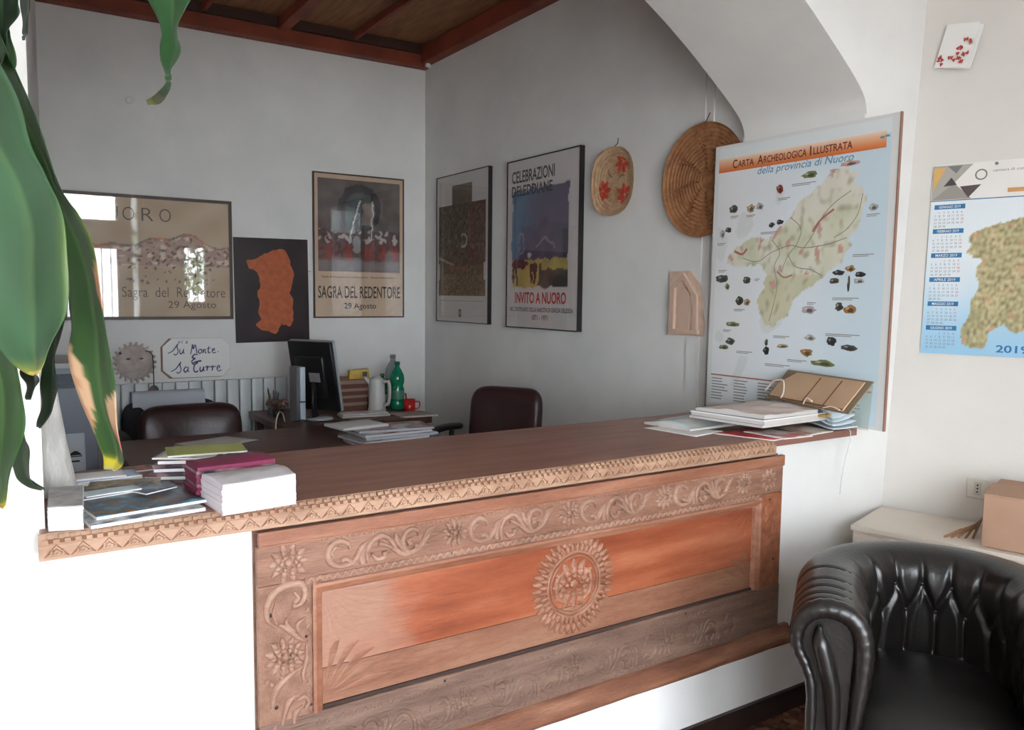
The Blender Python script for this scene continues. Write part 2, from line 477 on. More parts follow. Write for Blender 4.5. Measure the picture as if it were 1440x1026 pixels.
# body of the strip: sloping dentil band above, flat zigzag band below
def strip(pr):
    m.loft([[(x, z, h) for z, h in pr] for x in (x0, x1)], True, True, False)
strip([(zb, -.012), (zb, .008), (zm-.004, .008), (zt-.004, -.004), (zt, -.008), (zt, -.012)])
n = 112
for k in range(n):
    xa = x0+.006+(x1-x0-.01)*k/n; w = (x1-x0)/n*.55
    for za, zb2 in ((zm, zm+.0075), (zm+.0105, zm+.017)):
        o = 0 if za == zm else w*.9
        m.hexa([(xa+o, za, .003), (xa+o+w, za, .003), (xa+o+w, zb2, -.002), (xa+o, zb2, -.002), (xa+o, za, .0115), (xa+o+w, za, .0115), (xa+o+w, zb2, .007), (xa+o, zb2, .007)])
n = 46
for k in range(n):
    xa = x0+.008+(x1-x0-.016)*k/n; p = (x1-x0-.016)/n
    m.hexa([(xa, zb+.006, .006), (xa+p*.94, zb+.006, .006), (xa+p*.47, zm-.009, .006), (xa+p*.46, zm-.009, .006),
            (xa+p*.1, zb+.009, .0125), (xa+p*.84, zb+.009, .0125), (xa+p*.48, zm-.013, .0125), (xa+p*.46, zm-.013, .0125)])
    for q in (.25, .4, .7):   # chisel notches
        m.box(xa+p*q, xa+p*(q+.04), zb+.012+.01*(q % .3), zb+.02+.01*(q % .3), .012, .0145)
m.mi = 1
for k in range(n):      # shade in the zigzag chisel cuts, painted as dark strips
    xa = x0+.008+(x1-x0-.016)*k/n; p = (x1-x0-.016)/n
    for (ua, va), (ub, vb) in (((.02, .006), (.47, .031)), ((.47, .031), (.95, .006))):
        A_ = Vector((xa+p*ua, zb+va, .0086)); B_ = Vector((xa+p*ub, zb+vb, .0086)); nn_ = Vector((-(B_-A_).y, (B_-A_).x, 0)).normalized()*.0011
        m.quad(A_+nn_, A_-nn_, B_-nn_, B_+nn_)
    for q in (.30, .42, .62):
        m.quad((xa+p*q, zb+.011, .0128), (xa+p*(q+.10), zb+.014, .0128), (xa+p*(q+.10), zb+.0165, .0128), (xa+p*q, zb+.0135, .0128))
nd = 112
for k in range(nd):     # painted shade in the pockets between the dentils
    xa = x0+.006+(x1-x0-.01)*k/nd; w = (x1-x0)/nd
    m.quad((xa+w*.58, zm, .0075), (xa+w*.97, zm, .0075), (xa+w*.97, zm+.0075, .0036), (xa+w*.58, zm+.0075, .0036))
m.build('carved_edge', [edgewood, mat('groove_shade_paint', rgb(126, 82, 60), .8)], counter)

# ------------------------------------------------------------------ carved chest front
def woodmat(name, a, b, c, sc=(1.2, 9, 9), bump=.35, bs=28, rough=.55, ns=3., lo=.3, hi=.7, fine=.28, patch=None):
    return mat(name, a, rough, b, ns, sc, bump, bs, c3=c, lo=lo, hi=hi, fine=fine, patch=patch)
frameW = woodmat('worn_carved_chestnut', rgb(154, 114, 93), rgb(118, 80, 62), rgb(138, 97, 77))
frameV = woodmat('worn_carved_chestnut_upright', rgb(154, 116, 95), rgb(118, 82, 64), rgb(138, 99, 79), (9, 9, 1.2))
lowW = woodmat('dusty_carved_chestnut', rgb(134, 106, 90), rgb(98, 72, 60), rgb(116, 88, 74), bump=.5)
panW = woodmat('orange_polished_chestnut', rgb(168, 100, 70), rgb(120, 58, 34), rgb(148, 78, 50), (.9, 6, 6), .12, 18, .42, 2.6, fine=.16, patch=(rgb(158, 116, 96), 3.2, 1.42, 1.20))
reliefW = woodmat('raised_chestnut_carving', rgb(172, 136, 116), rgb(134, 98, 80), rgb(154, 116, 97), bump=.3)
molW = woodmat('chestnut_moulding', rgb(166, 116, 92), rgb(132, 82, 60), rgb(150, 98, 74), bump=.15)
nailM = mat('dark_knot_hole', rgb(40, 22, 18), .8)
PY = 1.862
def pv(x, z): return (x*1.0092, 1.55-(1.55-z)*1.0092)
panel = thing('chest_front', 'large carved chestnut chest front with sun rosette fixed below the counter', 'carved panel', T(0, PY, 0))
PM = Matrix.Rotation(PI/2, 4, 'X')       # local x = X, y = Z, z = toward the viewer
X0, X1 = .504, 2.372; ZT, ZL, ZB = .993, .352, .302
IX0, IX1, IZ0, IZ1 = .652, 2.236, .535, .838
def part(mb, name, ms, **k): return mb.build(name, ms, panel, PM, **k)
# back boards: worn right edge is wavy
m = MB(); m.M = None
pts = [(X0, ZL), (X1, ZL)]
for k in range(26):
    z = ZL+(ZT-ZL)*(k+.5)/26; pts.append((X1+random.uniform(-.008, .004), z))
pts += [(X1, ZT), (X0, ZT)]
a = [m.v((p[0], p[1], -.0375)) for p in pts]; bb = [m.v((p[0], p[1], -.031)) for p in pts]
m.f(a[::-1]); m.f(bb)
for i in range(len(pts)): m.f([a[i], a[(i+1) % len(pts)], bb[(i+1) % len(pts)], bb[i]])
part(m, 'back_board', frameW)
# fascia under the counter
m = MB(); m.box(X0+.004, X1-.002, .956, ZT, -.012, .004); m.box(X0+.004, X1-.01, .956, .961, .004, .008)
part(m, 'top_fascia', molW, bevel=.002)
# frieze: motif traced by eye from the carving, u along, v up (0..1)
def mo(pts):
    return [((x-20)/840., (545-.165*x-y)/195.) for x, y in pts]
MOT = [
 (mo([(178, 410), (168, 375), (120, 358), (68, 380), (38, 430), (48, 485), (90, 515), (145, 515), (200, 490), (238, 440), (262, 390), (325, 342)]), [.3, .7, .9, 1, 1, 1, .9, .8, .9, 1, .8, .2]),
 (mo([(120, 400), (85, 400), (60, 430), (70, 455)]), [.2, .6, .6, .3]),
 (mo([(200, 500), (150, 470), (125, 485)]), [.9, .8, .9]),
 (mo([(262, 500), (258, 440), (290, 375)]), [.9, 1.2, .2]),
 (mo([(300, 500), (292, 430), (325, 360), (390, 322), (445, 340), (480, 385), (510, 425), (570, 440), (630, 400)]), [.4, .9, .9, .9, .8, .9, 1, 1, .4]),
 (mo([(325, 440), (365, 475), (412, 455), (410, 420)]), [.4, .9, .9, .9]),
 (mo([(470, 400), (400, 375), (370, 370)]), [.5, .7, .9]),
 (mo([(462, 400), (500, 415), (540, 425)]), [.9, .7, .4]),
 (mo([(490, 300), (500, 350), (545, 415)]), [.3, 1.2, .5]),
 (mo([(655, 318), (645, 285), (600, 277), (555, 310), (540, 365), (565, 425), (610, 425), (665, 390), (700, 340), (772, 252)]), [.4, .8, .9, 1, 1, 1, .9, .9, .9, .2]),
 (mo([(610, 330), (580, 350), (590, 375)]), [.3, .7, .8]),
 (mo([(620, 385), (660, 385), (730, 372)]), [1, .7, .2]),
 (mo([(680, 350), (715, 290), (770, 250)]), [.3, .9, .2]),
]
def rosette(m, cx, cy, R, h, n=10, rings=3):
    for q in range(rings):
        r1 = R*(1-q*.27); r0 = r1*.55; nn = n-q*2
        for k in range(nn):
            m.petal(cx, cy, r0, r1, 2*PI*(k+.5*(q % 2))/nn, r1*1.9/nn, h*(1+.3*q))
    m.dome(cx, cy, R*.2, h*1.5)
def frieze(m, xa, xb, za, zb, h, mirror=False, ww=.0085):
    L = xb-xa; H = zb-za
    for pts, w in MOT:
        q = [(xa+((1-u) if mirror else u)*L*.86, za+v*H) for u, v in pts] if not mirror else [(xb-u*L*.86, za+v*H) for u, v in pts]
        m.ribbon(q, [i*ww for i in w], h)
    cx = xb-L*.075 if not mirror else xa+L*.075
    rosette(m, cx, za+H*.5, H*.52, h*.7, 11, 3)
def beads(m, xa, xb, z, n, r, h):
    for k in range(n):
        x = xa+(xb-xa)*(k+.5)/n
        m.ribbon([(x-r, z-r*.6), (x, z+r*.7), (x+r, z-r*.6)], [r*.35, r*.6, r*.35], h, 2)
m = MB(); m.box(X0, X1-.006, .862, .957, -.014, .0)
part(m, 'frieze_board', frameW, bevel=.002)
fx = [.668, 1.07, 1.45, 1.83, 2.2]
for k in range(4):
    m = MB(); frieze(m, fx[k], fx[k+1]-.012, .876, .954, .0095); part(m, 'frieze_carving', reliefW)
m = MB(); rosette(m, .578, .91, .05, .006, 10, 3); part(m, 'corner_rosette', reliefW)
m = MB(); rosette(m, 2.29, .91, .042, .004, 10, 2); part(m, 'corner_rosette', reliefW)
m = MB(); beads(m, .66, 2.24, .9545, 110, .006, .004); part(m, 'bead_row', reliefW)
# zigzag band and moulding round the centre panel
m = MB(); m.box(IX0-.035, IX1+.02, .846, .866, -.012, .003); part(m, 'zigzag_band', frameW)
m = MB(); beads(m, IX0-.03, IX1+.01, .857, 74, .0095, .005); part(m, 'zigzag_carving', reliefW)
m = MB()
def mould(xa, za, xb, zb, nx, nz):
    # quarter-round moulding running from a to b, inner side towards (nx, nz)
    pr = [(0, .008), (.006, .011), (.011, .009), (.015, .003), (.022, .005), (.027, -.004), (.03, -.014)]
    m.loft([[(x+nx*o, z+nz*o, h) for o, h in pr] for x, z in ((xa, za), (xb, zb))], False, False, True)
mould(IX0-.018, IZ1+.010, IX1+.018, IZ1+.010, 0, -1)
mould(IX0-.018, IZ0-.012, IX0-.018, IZ1+.016, 1, 0)
mould(IX1+.018, IZ0-.012, IX1+.018, IZ1+.016, -1, 0)
part(m, 'panel_moulding', molW, recalc=False)
# centre panel of two boards with a joint, fan rays in the left corners
m = MB(); jz = IZ0+.088
m.box(IX0-.01, IX1+.01, jz+.0015, IZ1+.01, -.03, -.012)
part(m, 'centre_panel', panW)
m = MB(); m.box(IX0-.01, IX1+.01, IZ0-.01, jz-.0005, -.03, -.0125)
part(m, 'centre_panel_lower_board', woodmat('dull_orange_chestnut', rgb(150, 108, 84), rgb(120, 76, 56), rgb(136, 90, 68), (.9, 6, 6), .2, 18))
for cz, sg in ((IZ1-.012, -1), (IZ0+.012, 1)):
    m = MB()
    for k in range(5):
        a = math.radians(8+k*17)*sg
        m.ribbon([(IX0+.012+.03*math.cos(a), cz+.03*math.sin(a)), (IX0+.012+.12*math.cos(a), cz+.12*math.sin(a)), (IX0+.012+.19*math.cos(a), cz+.15*math.sin(a))], [.001, .012, .002], .0012)
    o = part(m, 'corner_fan_carving', panW if sg < 0 else MATS['dull_orange_chestnut']); o.matrix_local = PM @ Matrix.Translation((0, 0, -.0125))
    m = MB()
    for k in range(4):
        a = math.radians(12+k*20)*sg
        m.ribbon([(IX1-.012-.03*math.cos(a), cz+.03*math.sin(a)), (IX1-.012-.10*math.cos(a), cz+.10*math.sin(a)), (IX1-.012-.16*math.cos(a), cz+.13*math.sin(a))], [.001, .012, .002], .0012)
    o = part(m, 'corner_fan_carving', panW if sg < 0 else MATS['dull_orange_chestnut']); o.matrix_local = PM @ Matrix.Translation((0, 0, -.0125))
# sun rosette
m = MB(); cx, cz = 1.442, .692
for k in range(40):
    a = 2*PI*k/40
    m.petal(cx, cz, .118, .152, a, .009, .010)
    m.petal(cx, cz, .098, .128, a+PI/40, .007, .009)
for r, w in ((.098, .005), (.086, .003)):
    m.ribbon([(cx+r*math.cos(2*PI*k/24), cz+r*math.sin(2*PI*k/24)) for k in range(25)], [w, w], .008, 3)
rosette(m, cx, cz, .078, .0065, 12, 3)
for s in (-1, 1):
    m.ribbon([(cx+s*.02, cz-.06), (cx+s*.06, cz-.03), (cx+s*.062, cz+.02), (cx+s*.03, cz+.05)], [.003, .008, .008, .003], .008)
o = part(m, 'sun_rosette', woodmat('rosette_chestnut', rgb(168, 122, 98), rgb(134, 86, 64), rgb(152, 104, 80), bump=.3)); o.matrix_local = PM @ Matrix.Translation((0, 0, -.012))
# left stile with scrolls
def st(pts):
    return [(X0+.006+(x-20)/235.*.112, .868-(y-190)/810.*.35) for x, y in pts]
m = MB(); m.box(X0, IX0-.014, ZL, .861, -.014, 0); part(m, 'side_stile', frameV, bevel=.002)
m = MB(); m.box(IX1+.014, X1-.006, ZL, .861, -.014, 0); part(m, 'side_stile', woodmat('right_stile_chestnut', rgb(160, 98, 66), rgb(120, 66, 42), rgb(142, 82, 54), (9, 9, 1.2)), bevel=.002)
m = MB(); W = .0085
def sr(p, w, h=.008): m.ribbon(st(p), [i*W for i in w], h)
sr([(180, 345), (225, 335), (248, 280), (225, 225), (160, 215), (95, 245), (55, 310), (55, 390), (95, 440)], [.9, .9, 1, 1, 1.1, 1.1, 1, .8, .3])
sr([(190, 260), (210, 300), (190, 330)], [.3, .7, .9])
sr([(95, 300), (85, 370), (100, 430)], [.2, .7, .3])
sr([(110, 430), (150, 460), (200, 520), (245, 560)], [.4, 1, .9, .3])
sr([(150, 400), (150, 440), (190, 490)], [.2, .9, .4])
sr([(245, 420), (205, 450), (210, 500)], [.3, .8, .3])
rx, rz = st([(140, 620)])[0]
rosette(m, rx, rz, .05, .007, 11, 3)
for k in range(5): m.dome(rx-.045+.012*k % .05, rz-.052-.01*(k % 3), .006, .006, 8)
sr([(250, 560), (250, 660), (230, 740), (235, 790)], [.3, .8, .7, .4])
sr([(230, 700), (150, 740), (90, 810), (70, 900)], [.2, .9, 1.1, .4])
sr([(200, 890), (235, 875), (260, 910), (240, 950)], [.4, .7, .9, .6])
sr([(120, 1010), (150, 900), (200, 850)], [.5, 1.1, .2]); sr([(180, 1020), (190, 960), (230, 930)], [.5, 1, .4])
sr([(90, 1000), (60, 1080), (120, 1150), (200, 1120)], [.3, 1, 1, .4]); sr([(200, 1060), (180, 1200), (90, 1230)], [.3, 1, .5])
part(m, 'stile_carving', reliefW)
m = MB()
for k in range(16):
    z = .52+.02*k; m.ribbon([(IX0-.032, z), (IX0-.026, z+.008), (IX0-.032, z+.016)], [.001, .0035, .001], .003)
part(m, 'stile_bead_carving', reliefW)
m = MB()
for k in range(7):
    z = .40+.06*k; m.ribbon([(IX1+.045, z), (IX1+.06+.02*(k % 2), z+.018), (IX1+.05+.02*(k % 3), z+.05), (IX1+.065, z+.062)], [.003, .010, .009, .003], .0022)
part(m, 'stile_bead_carving', MATS['right_stile_chestnut'])
# lower frieze and base ledge
m = MB(); m.box(X0, X1-.004, ZL, IZ0-.012, -.014, .002); part(m, 'lower_frieze_board', lowW, bevel=.003)
m = MB(); m.box(IX0+.002, IX1-.002, IZ0-.012, IZ0-.004, -.013, -.006); part(m, 'painted_shadow_seam', mat('seam_shadow_tone', rgb(58, 40, 34), .9))  # dark strip painting in the shadow line below the centre panel
m = MB()
for k in range(4):
    m = MB(); frieze(m, fx[k]-.04, fx[k+1]-.05, .385, .478, .0075, mirror=True); part(m, 'lower_frieze_carving', lowW)
for z in (.494, .372):
    m = MB(); beads(m, .64, 2.26, z, 80, .008, .004); part(m, 'bead_row', lowW)
m = MB()
pr = [(ZL+.012, -.012), (ZL+.012, .004), (ZL-.002, .014), (ZL-.02, .036), (ZB+.018, .040), (ZB+.004, .034), (ZB, .02), (ZB, -.012)]
m.loft([[(x, z+nz(x, z, 1, 9)*.003, h) for z, h in pr] for x in [X0-.045+(X1-X0+.095)*k/30 for k in range(31)]], True, True, True)
part(m, 'base_ledge', woodmat('base_ledge_chestnut', rgb(150, 104, 80), rgb(100, 60, 44), rgb(126, 80, 58), bump=.4))
m = MB()
for x, z, s in ((.79, .965, .006), (1.02, .86, .006), (1.72, .858, .006), (1.86, .94, .006), (2.1, .86, .005), (1.25, .963, .005), (.535, .79, .005), (.62, .72, .004), (.545, .56, .005), (.63, .545, .004), (1.0, .51, .005), (1.9, .508, .005), (2.3, .84, .004), (2.33, .62, .004)):
    m = MB(); m.dome(x, z, s, .0035, 8); part(m, 'knot_hole', nailM)
# ------------------------------------------------------------------ pictures on the walls (local x right, y up, z out)
pap = paintmat('printed_paper', .55)
gl = glassmat('picture_glass', ior=1.5)
ink = mat('black_ink', rgb(34, 30, 30), .7)
redink = mat('red_ink', rgb(190, 36, 40), .6)
blueink = mat('blue_ink', rgb(40, 110, 160), .6)
greyink = mat('grey_ink', rgb(120, 115, 110), .7)
blackwood = mat('black_frame', rgb(28, 25, 25), .4)
brownfr = mat('brown_frame', rgb(74, 56, 42), .45, rgb(60, 44, 33), 10)
def WA(x, z, off=.0): return frame((x, YA-off, z), (1, 0, 0), (0, 0, 1))
def WBm(y, z, off=0.): return frame((XB-off, y, z), (0, -1, 0), (0, 0, 1))
def WC(a, z, off=.0):
    M = frame(onC(a, z), CS, CT); M.translation += M.col[2].to_3d()*off
    return M
def backboard(m, w, h, t): m.box(0, w, 0, h, 0, t)
def border(w, h, b, t0, t1):
    m = MB(); m.box(0, b, 0, h, t0, t1); m.box(w-b, w, 0, h, t0, t1); m.box(b, w-b, 0, b, t0, t1); m.box(b, w-b, h-b, h, t0, t1)
    return m
def blob(u, v, cx, cy, rx, ry): return ((u-cx)/rx)**2+((v-cy)/ry)**2
def jig(u, v, s=14, a=.02, z=0): return u+a*nz(u, v, z, s), v+a*nz(u, v, z+9, s)

# --- Redentore festival poster
W_, H_ = .705, 1.035
t = thing('framed_poster', 'framed beige festival poster of a church interior crowd, beside the room corner', 'poster', WA(1.958, 1.372, .003))
border(W_, H_, .010, 0, .018).build('frame', brownfr, t)
def red_fn(u, v):
    u, v = jig(u, v, 16, .02)
    n = nz(u, v, 0, 9)
    c = mixc(rgb(92, 82, 78), rgb(112, 100, 94), .5+n)
    if blob(u, v, .5, .70, .26, .26) < 1 and v > .2: c = mixc(rgb(46, 42, 44), rgb(60, 56, 56), .5+n)
    if blob(u, v, .5, .66, .19, .21) < 1: c = mixc(rgb(66, 72, 74), rgb(86, 92, 90), .5+n)
    if abs(u-.60) < .07 and .52 < v < .76: c = mixc(rgb(130, 116, 108), rgb(150, 134, 122), .5+n*2)
    if abs(u-.39) < .05 and .44 < v < .7: c = rgb(92, 104, 102)
    if abs(u-.22) < .04 and .44 < v < .64: c = rgb(98, 100, 98)
    if v < .46:
        k = nz(u, v, 3, 22); k2 = nz(u, v, 7, 30)
        if .13 < v: c = mixc(rgb(74, 60, 58), rgb(104, 84, 78), .5+k)
        if .34 < v < .47 and k > .22: c = rgb(176, 166, 160)
        if .12 < v < .36 and k2 > .18: c = mixc(rgb(120, 56, 48), rgb(140, 76, 62), .5+k)
        for cx, r in ((.6, .055), (.78, .05), (.12, .05), (.36, .05), (.94, .05)):
            if blob(u, v, cx, .2, r, .12) < 1: c = mixc(rgb(126, 50, 46), rgb(146, 68, 58), .5+k)
            if blob(u, v, cx, .35, r*.8, .04) < 1 and k > -.15: c = rgb(190, 182, 176)
        if blob(u, v, .46, .3, .05, .1) < 1: c = rgb(150, 150, 148)
        if v < .12: c = mixc(rgb(112, 98, 98), rgb(132, 118, 114), .5+n)
    for x0, y0, x1, y1, w in ((.5, .78, .38, .38, .008), (.66, .78, .64, .36, .007)):
        s = max(0, min(1, ((u-x0)*(x1-x0)+(v-y0)*(y1-y0))/((x1-x0)**2+(y1-y0)**2)))
        if math.hypot(u-x0-s*(x1-x0), v-y0-s*(y1-y0)) < w: c = rgb(214, 208, 198)
    return c
m = MB(); m.M = Matrix.Translation((0, 0, .010)); m.col = rgb(206, 178, 150); m.rect(.010, .010, W_-.010, H_-.010, .004)
m.paint(.035, .335, W_-.07, .66, 84, 90, red_fn, .0045)
m.mi = 1
m.text('Nella Ricorrenza per il Redentore - Nuoro Domenica', .06, .290, .014, .56, .0046, .008)
m.text('SAGRA DEL REDENTORE', .032, .145, .085, W_-.064, .0046, .01)
m.text('29 Agosto', W_*.5, .068, .04, .25, .0046, .012, align='c')
m.build('print', [pap, ink], t)
m = MB(); m.rect(.008, .008, W_-.008, H_-.008, .0165); m.build('glass', gl, t)

# --- large landscape frame on the left
bx0, bz0 = .385, 1.368; W_, H_ = 1.01, .785
t = thing('framed_picture', 'wide framed beige festival picture with landscape drawing, nearest the left end of the back wall', 'picture', WA(bx0, bz0, .003))
border(W_, H_, .020, 0, .026).build('frame', brownfr, t)
def big_fn(u, v):
    uu, vv = jig(u, v, 8, .02)
    c = mixc(rgb(186, 162, 134), rgb(204, 184, 158), .5+nz(u, v, 0, 5))
    ridge = .62+.10*math.exp(-((u-.72)/.10)**2)+.04*nz(u, 0, 2, 7)+.05*math.exp(-((u-.55)/.08)**2)
    if vv < ridge and v > .44:
        d = (ridge-vv)
        c = mixc(rgb(196, 168, 152), rgb(170, 140, 124), .5+nz(u, v, 4, 22))
        if d < .02: c = mixc(rgb(110, 118, 104), rgb(196, 120, 92), .5+1.5*nz(u, v, 5, 13))
        elif nz(u, v, 6, 34) > .28 and u > .35: c = rgb(120, 92, 84)
        elif nz(u, v, 8, 20) > .25: c = rgb(222, 206, 192)
    if .28 < v < .5 and nz(u*2, v, 11, 30) > .38 and .35 < u < .9: c = rgb(96, 74, 66)
    return c
m = MB(); m.M = Matrix.Translation((0, 0, .010)); m.paint(.018, .018, W_-.036, H_-.036, 110, 84, big_fn, .006)
m.mi = 1
for ch, x in (('N', .12), ('U', .25), ('O', .345), ('R', .455), ('O', .56)):
    m.text(ch, x, .625, .085, .07, .0065, -.012)
m.mi = 0; m.mi = 1
m.text('Sagra  del  Redentore', .33, .145, .065, .63, .0065, -.008)
m.text('29 Agosto', .60, .075, .045, .30, .0065, -.004)
m.build('print', [pap, mat('soft_grey_lettering', rgb(84, 74, 66), .7)], t)
m = MB(); m.rect(.016, .016, W_-.016, H_-.016, .020); m.build('glass', gl, t)

# --- dark poster with the orange island
ISL = [(1040, 75), (1065, 72), (1090, 62), (1112, 48), (1140, 38), (1165, 28), (1200, 25), (1222, 55), (1230, 90), (1246, 130), (1238, 165), (1230, 190), (1225, 215), (1240, 240), (1236, 275), (1238, 300), (1230, 352), (1205, 350), (1185, 345), (1172, 362), (1160, 385), (1130, 375), (1092, 366), (1072, 345), (1078, 338), (1096, 322), (1084, 295), (1090, 262), (1088, 240), (1083, 205), (1096, 185), (1094, 160), (1086, 132), (1068, 112), (1050, 108)]
W_, H_ = .515, .715
tl = [((x-985)/325., (420-y)/440.) for x, y in ISL]
isl = [tuple(p)[:2] for p in catmull([(a, b, 0) for a, b in tl], 4, True)]
isl = [(a+.012*nz(a, b, 1, 26), b+.009*nz(a, b, 5, 26)) for a, b in isl]
t = thing('hanging_poster', 'unframed dark purple poster with an orange island map, hanging below between the framed pictures', 'poster', WA(1.412, 1.205, .004) @ Matrix.Rotation(math.radians(.6), 4, 'Z'))
m = MB()
m.paint(0, 0, W_, H_, 40, 52, lambda u, v: mixc(rgb(34, 23, 27), rgb(60, 42, 46), max(0, .25+.9*nz(u, v, 2, 3.2))), .003)
m.mi = 1
m.quad((0, 0, 0), (W_, 0, 0), (W_, 0, .003), (0, 0, .003)); m.quad((W_, 0, 0), (W_, H_, 0), (W_, H_, .003), (W_, 0, .003))
m.build('sheet', [paintmat('glossy_print', .3), mat('poster_edge', rgb(60, 44, 46), .6)], t)
m = MB(); m.poly([(a*W_, b*H_) for a, b in isl], .0036)
m.build('island_shape', mat('orange_island_ink', rgb(196, 96, 40), .45, rgb(160, 74, 34), 26, lo=.3, hi=.75), t)
# tiny pin beside it
tag(MB().ball((1.935, YA-.008, 1.70), .008, 5).build('wall_pin', white), 'tiny white pin in the back wall between the two posters', 'pin')

# --- ceramic sun mask
clay = mat('grey_terracotta', rgb(206, 192, 184), .8, rgb(178, 164, 156), 14, bump=.3, bscale=50)
t = thing('sun_mask', 'pale terracotta sun face mask hanging on the back wall above the radiator', 'mask', WA(.775, 1.095, .006))
m = MB()
for k in range(22):
    a = 2*PI*k/22; c, s = math.cos(a), math.sin(a)
    m.ribbon([(.088*c, .088*s), (.11*c, .11*s), (.132*c, .132*s)], [.015, .013, .006], .014, 3)
m.build('sun_rays', clay, t)
m = MB()
def sunface(u, v):
    a = 2*PI*u; r = .112*v; x, y = r*math.cos(a), r*math.sin(a)
    z = .045*(1-v*v)**.6
    z += .014*math.exp(-((x/.014)**2+((y-.0)/.03)**2))
    for s in (-1, 1):
        z -= .016*math.exp(-(((x-s*.037)/.02)**2+((y-.025)/.011)**2))
        z += .006*math.exp(-(((x-s*.045)/.025)**2+((y+.02)/.025)**2))
    z += .007*math.exp(-((x/.03)**2+((y+.05)/.007)**2))-.006*math.exp(-((x/.03)**2+((y+.043)/.004)**2))
    return (x, y, z)
m.grid(sunface, 48, 22); m.build('face', clay, t)
for x, y, z, r, q in ((-.037, .025, .028, .010, (1.5, .45, .5)), (.037, .025, .028, .010, (1.5, .45, .5)), (-.082, .062, .02, .008, (1, 1, 1))):
    m = MB(); m.ball((x, y, z), r, 6, q); m.build('eye_hole' if q[1] < 1 else 'nail_hole', mat('mask_hollow', rgb(58, 50, 48), .9), t)
# medallion on a cord, hung from the mask
t = thing('medallion', 'small dark round medallion hanging on a black cord from the sun mask', 'medallion', WA(.872, .925, .108))
m = MB(); m.tube([(0, .022, 0), (0, .12, 0), (-.002, .22, -.005), (-.012, .24, -.03), (-.035, .245, -.062)], .0028, 6); m.build('cord', ink, t)
m = MB(); m.lathe([(.001, -.004), (.024, -.004), (.027, 0), (.024, .004), (.017, .003), (.015, .006), (.001, .006)], 20); m.build('disc', mat('bronze_disc', rgb(110, 96, 84), .5, rgb(80, 68, 60), 30), t)

# --- hand lettered ceramic street tile
t = thing('ceramic_sign', 'white eight-sided ceramic street sign hand lettered in blue, above the radiator', 'sign', WA(.942, .985, .004))
tw, th, cc = .42, .26, .05
oct_ = [(cc, 0), (tw-cc, 0), (tw, cc*1.1), (tw, th-cc), (tw-cc*1.1, th), (cc, th), (0, th-cc*1.1), (0, cc)]
m = MB(); m.prism([(x+(.008 if 0 < x else 0), y) for x, y in oct_], .004, .022); m.build('tile', mat('white_ceramic', rgb(236, 234, 232), .25), t, bevel=.003)
m = MB(); m.prism([(x*1.01-.008, y*1.01-.004) for x, y in oct_], 0, .010); m.build('rim', mat('terracotta_rim', rgb(150, 112, 90), .8), t)
script = mat('blue_glaze', rgb(52, 52, 104), .3)
m = MB()
def pen(pts, w=.0035, ox=0, oy=0, k=1.):
    m.ribbon([(ox+k*x, oy+k*y) for x, y in pts], [w*.7, w*1.2, w*.8, w], .0012, 4)
def S(ox, oy, k=1.): pen([(-.05, .005), (-.02, .022), (.008, .06), (.012, .066), (.006, .05), (.012, .02), (.006, 0), (-.008, -.006), (-.014, .002)], .0034, ox, oy, k)
def U(ox, oy, k=1., w=.0032): pen([(0, .028), (-.003, .01), (.003, 0), (.012, .006), (.02, .028), (.018, .008), (.024, .002)], w, ox, oy, k)
def A(ox, oy, k=1.): pen([(.022, .026), (.01, .03), (0, .012), (.008, 0), (.02, .012), (.024, .028), (.022, .008), (.028, .002)], .0034, ox, oy, k)
def R(ox, oy, k=1.): pen([(-.002, .02), (.006, .031), (.009, .022), (.006, .002), (.010, .018), (.017, .028), (.026, .024)], .0034, ox, oy, k)
def E(ox, oy, k=1.): pen([(.002, .014), (.016, .02), (.012, .03), (.002, .02), (.004, .004), (.014, 0), (.026, .006)], .0032, ox, oy, k)
def O(ox, oy, k=1.): pen([(.012, .028), (.001, .018), (.003, .003), (.014, .001), (.02, .016), (.012, .028), (.022, .022)], .0032, ox, oy, k)
def Nn(ox, oy, k=1.): pen([(0, .026), (0, .002), (.006, .02), (.014, .026), (.016, .002), (.022, .004)], .0032, ox, oy, k)
def Tt(ox, oy, k=1.):
    pen([(.006, .046), (.002, .01), (.008, 0), (.016, .006)], .0032, ox, oy, k); pen([(-.006, .03), (.006, .032), (.018, .034)], .0026, ox, oy, k)
def L_(ox, oy, k=1.): pen([(0, .01), (.012, .046), (.004, .04), (.004, .004), (.012, 0), (.02, .008)], .003, ox, oy, k)
for i, g in enumerate('via'): m.text(g, .092+i*.024, .226, .024, None, .001, .012, .3)
S(.083, .158); U(.108, .158, 1.1)
pen([(0, -.004), (.01, .04), (.014, .06), (.018, .03), (.03, .058), (.036, .03), (.04, 0)], .0036, .172, .158)
O(.222, .158); Nn(.25, .158); Tt(.282, .158); E(.308, .158); pen([(0, 0), (.006, .002)], .003, .345, .166)
pen([(.04, .06), (.02, .064), (.004, .044), (.022, .036), (.003, .024), (.004, .004), (.02, -.002), (.04, .01)], .0042, .178, .088)
S(.098, .038); A(.128, .036, 1.15)
pen([(-.004, .05), (.012, .062), (.05, .068), (.026, .064), (.008, .04), (.004, .012), (.014, -.002), (.03, .006)], .0046, .186, .036, 1.05)
U(.232, .038, 1.1, .0042); R(.266, .038, 1.1); R(.3, .038, 1.1); E(.336, .036, 1.2)
m.build('lettering', script, t, Matrix.Translation((0, 0, .0222)))

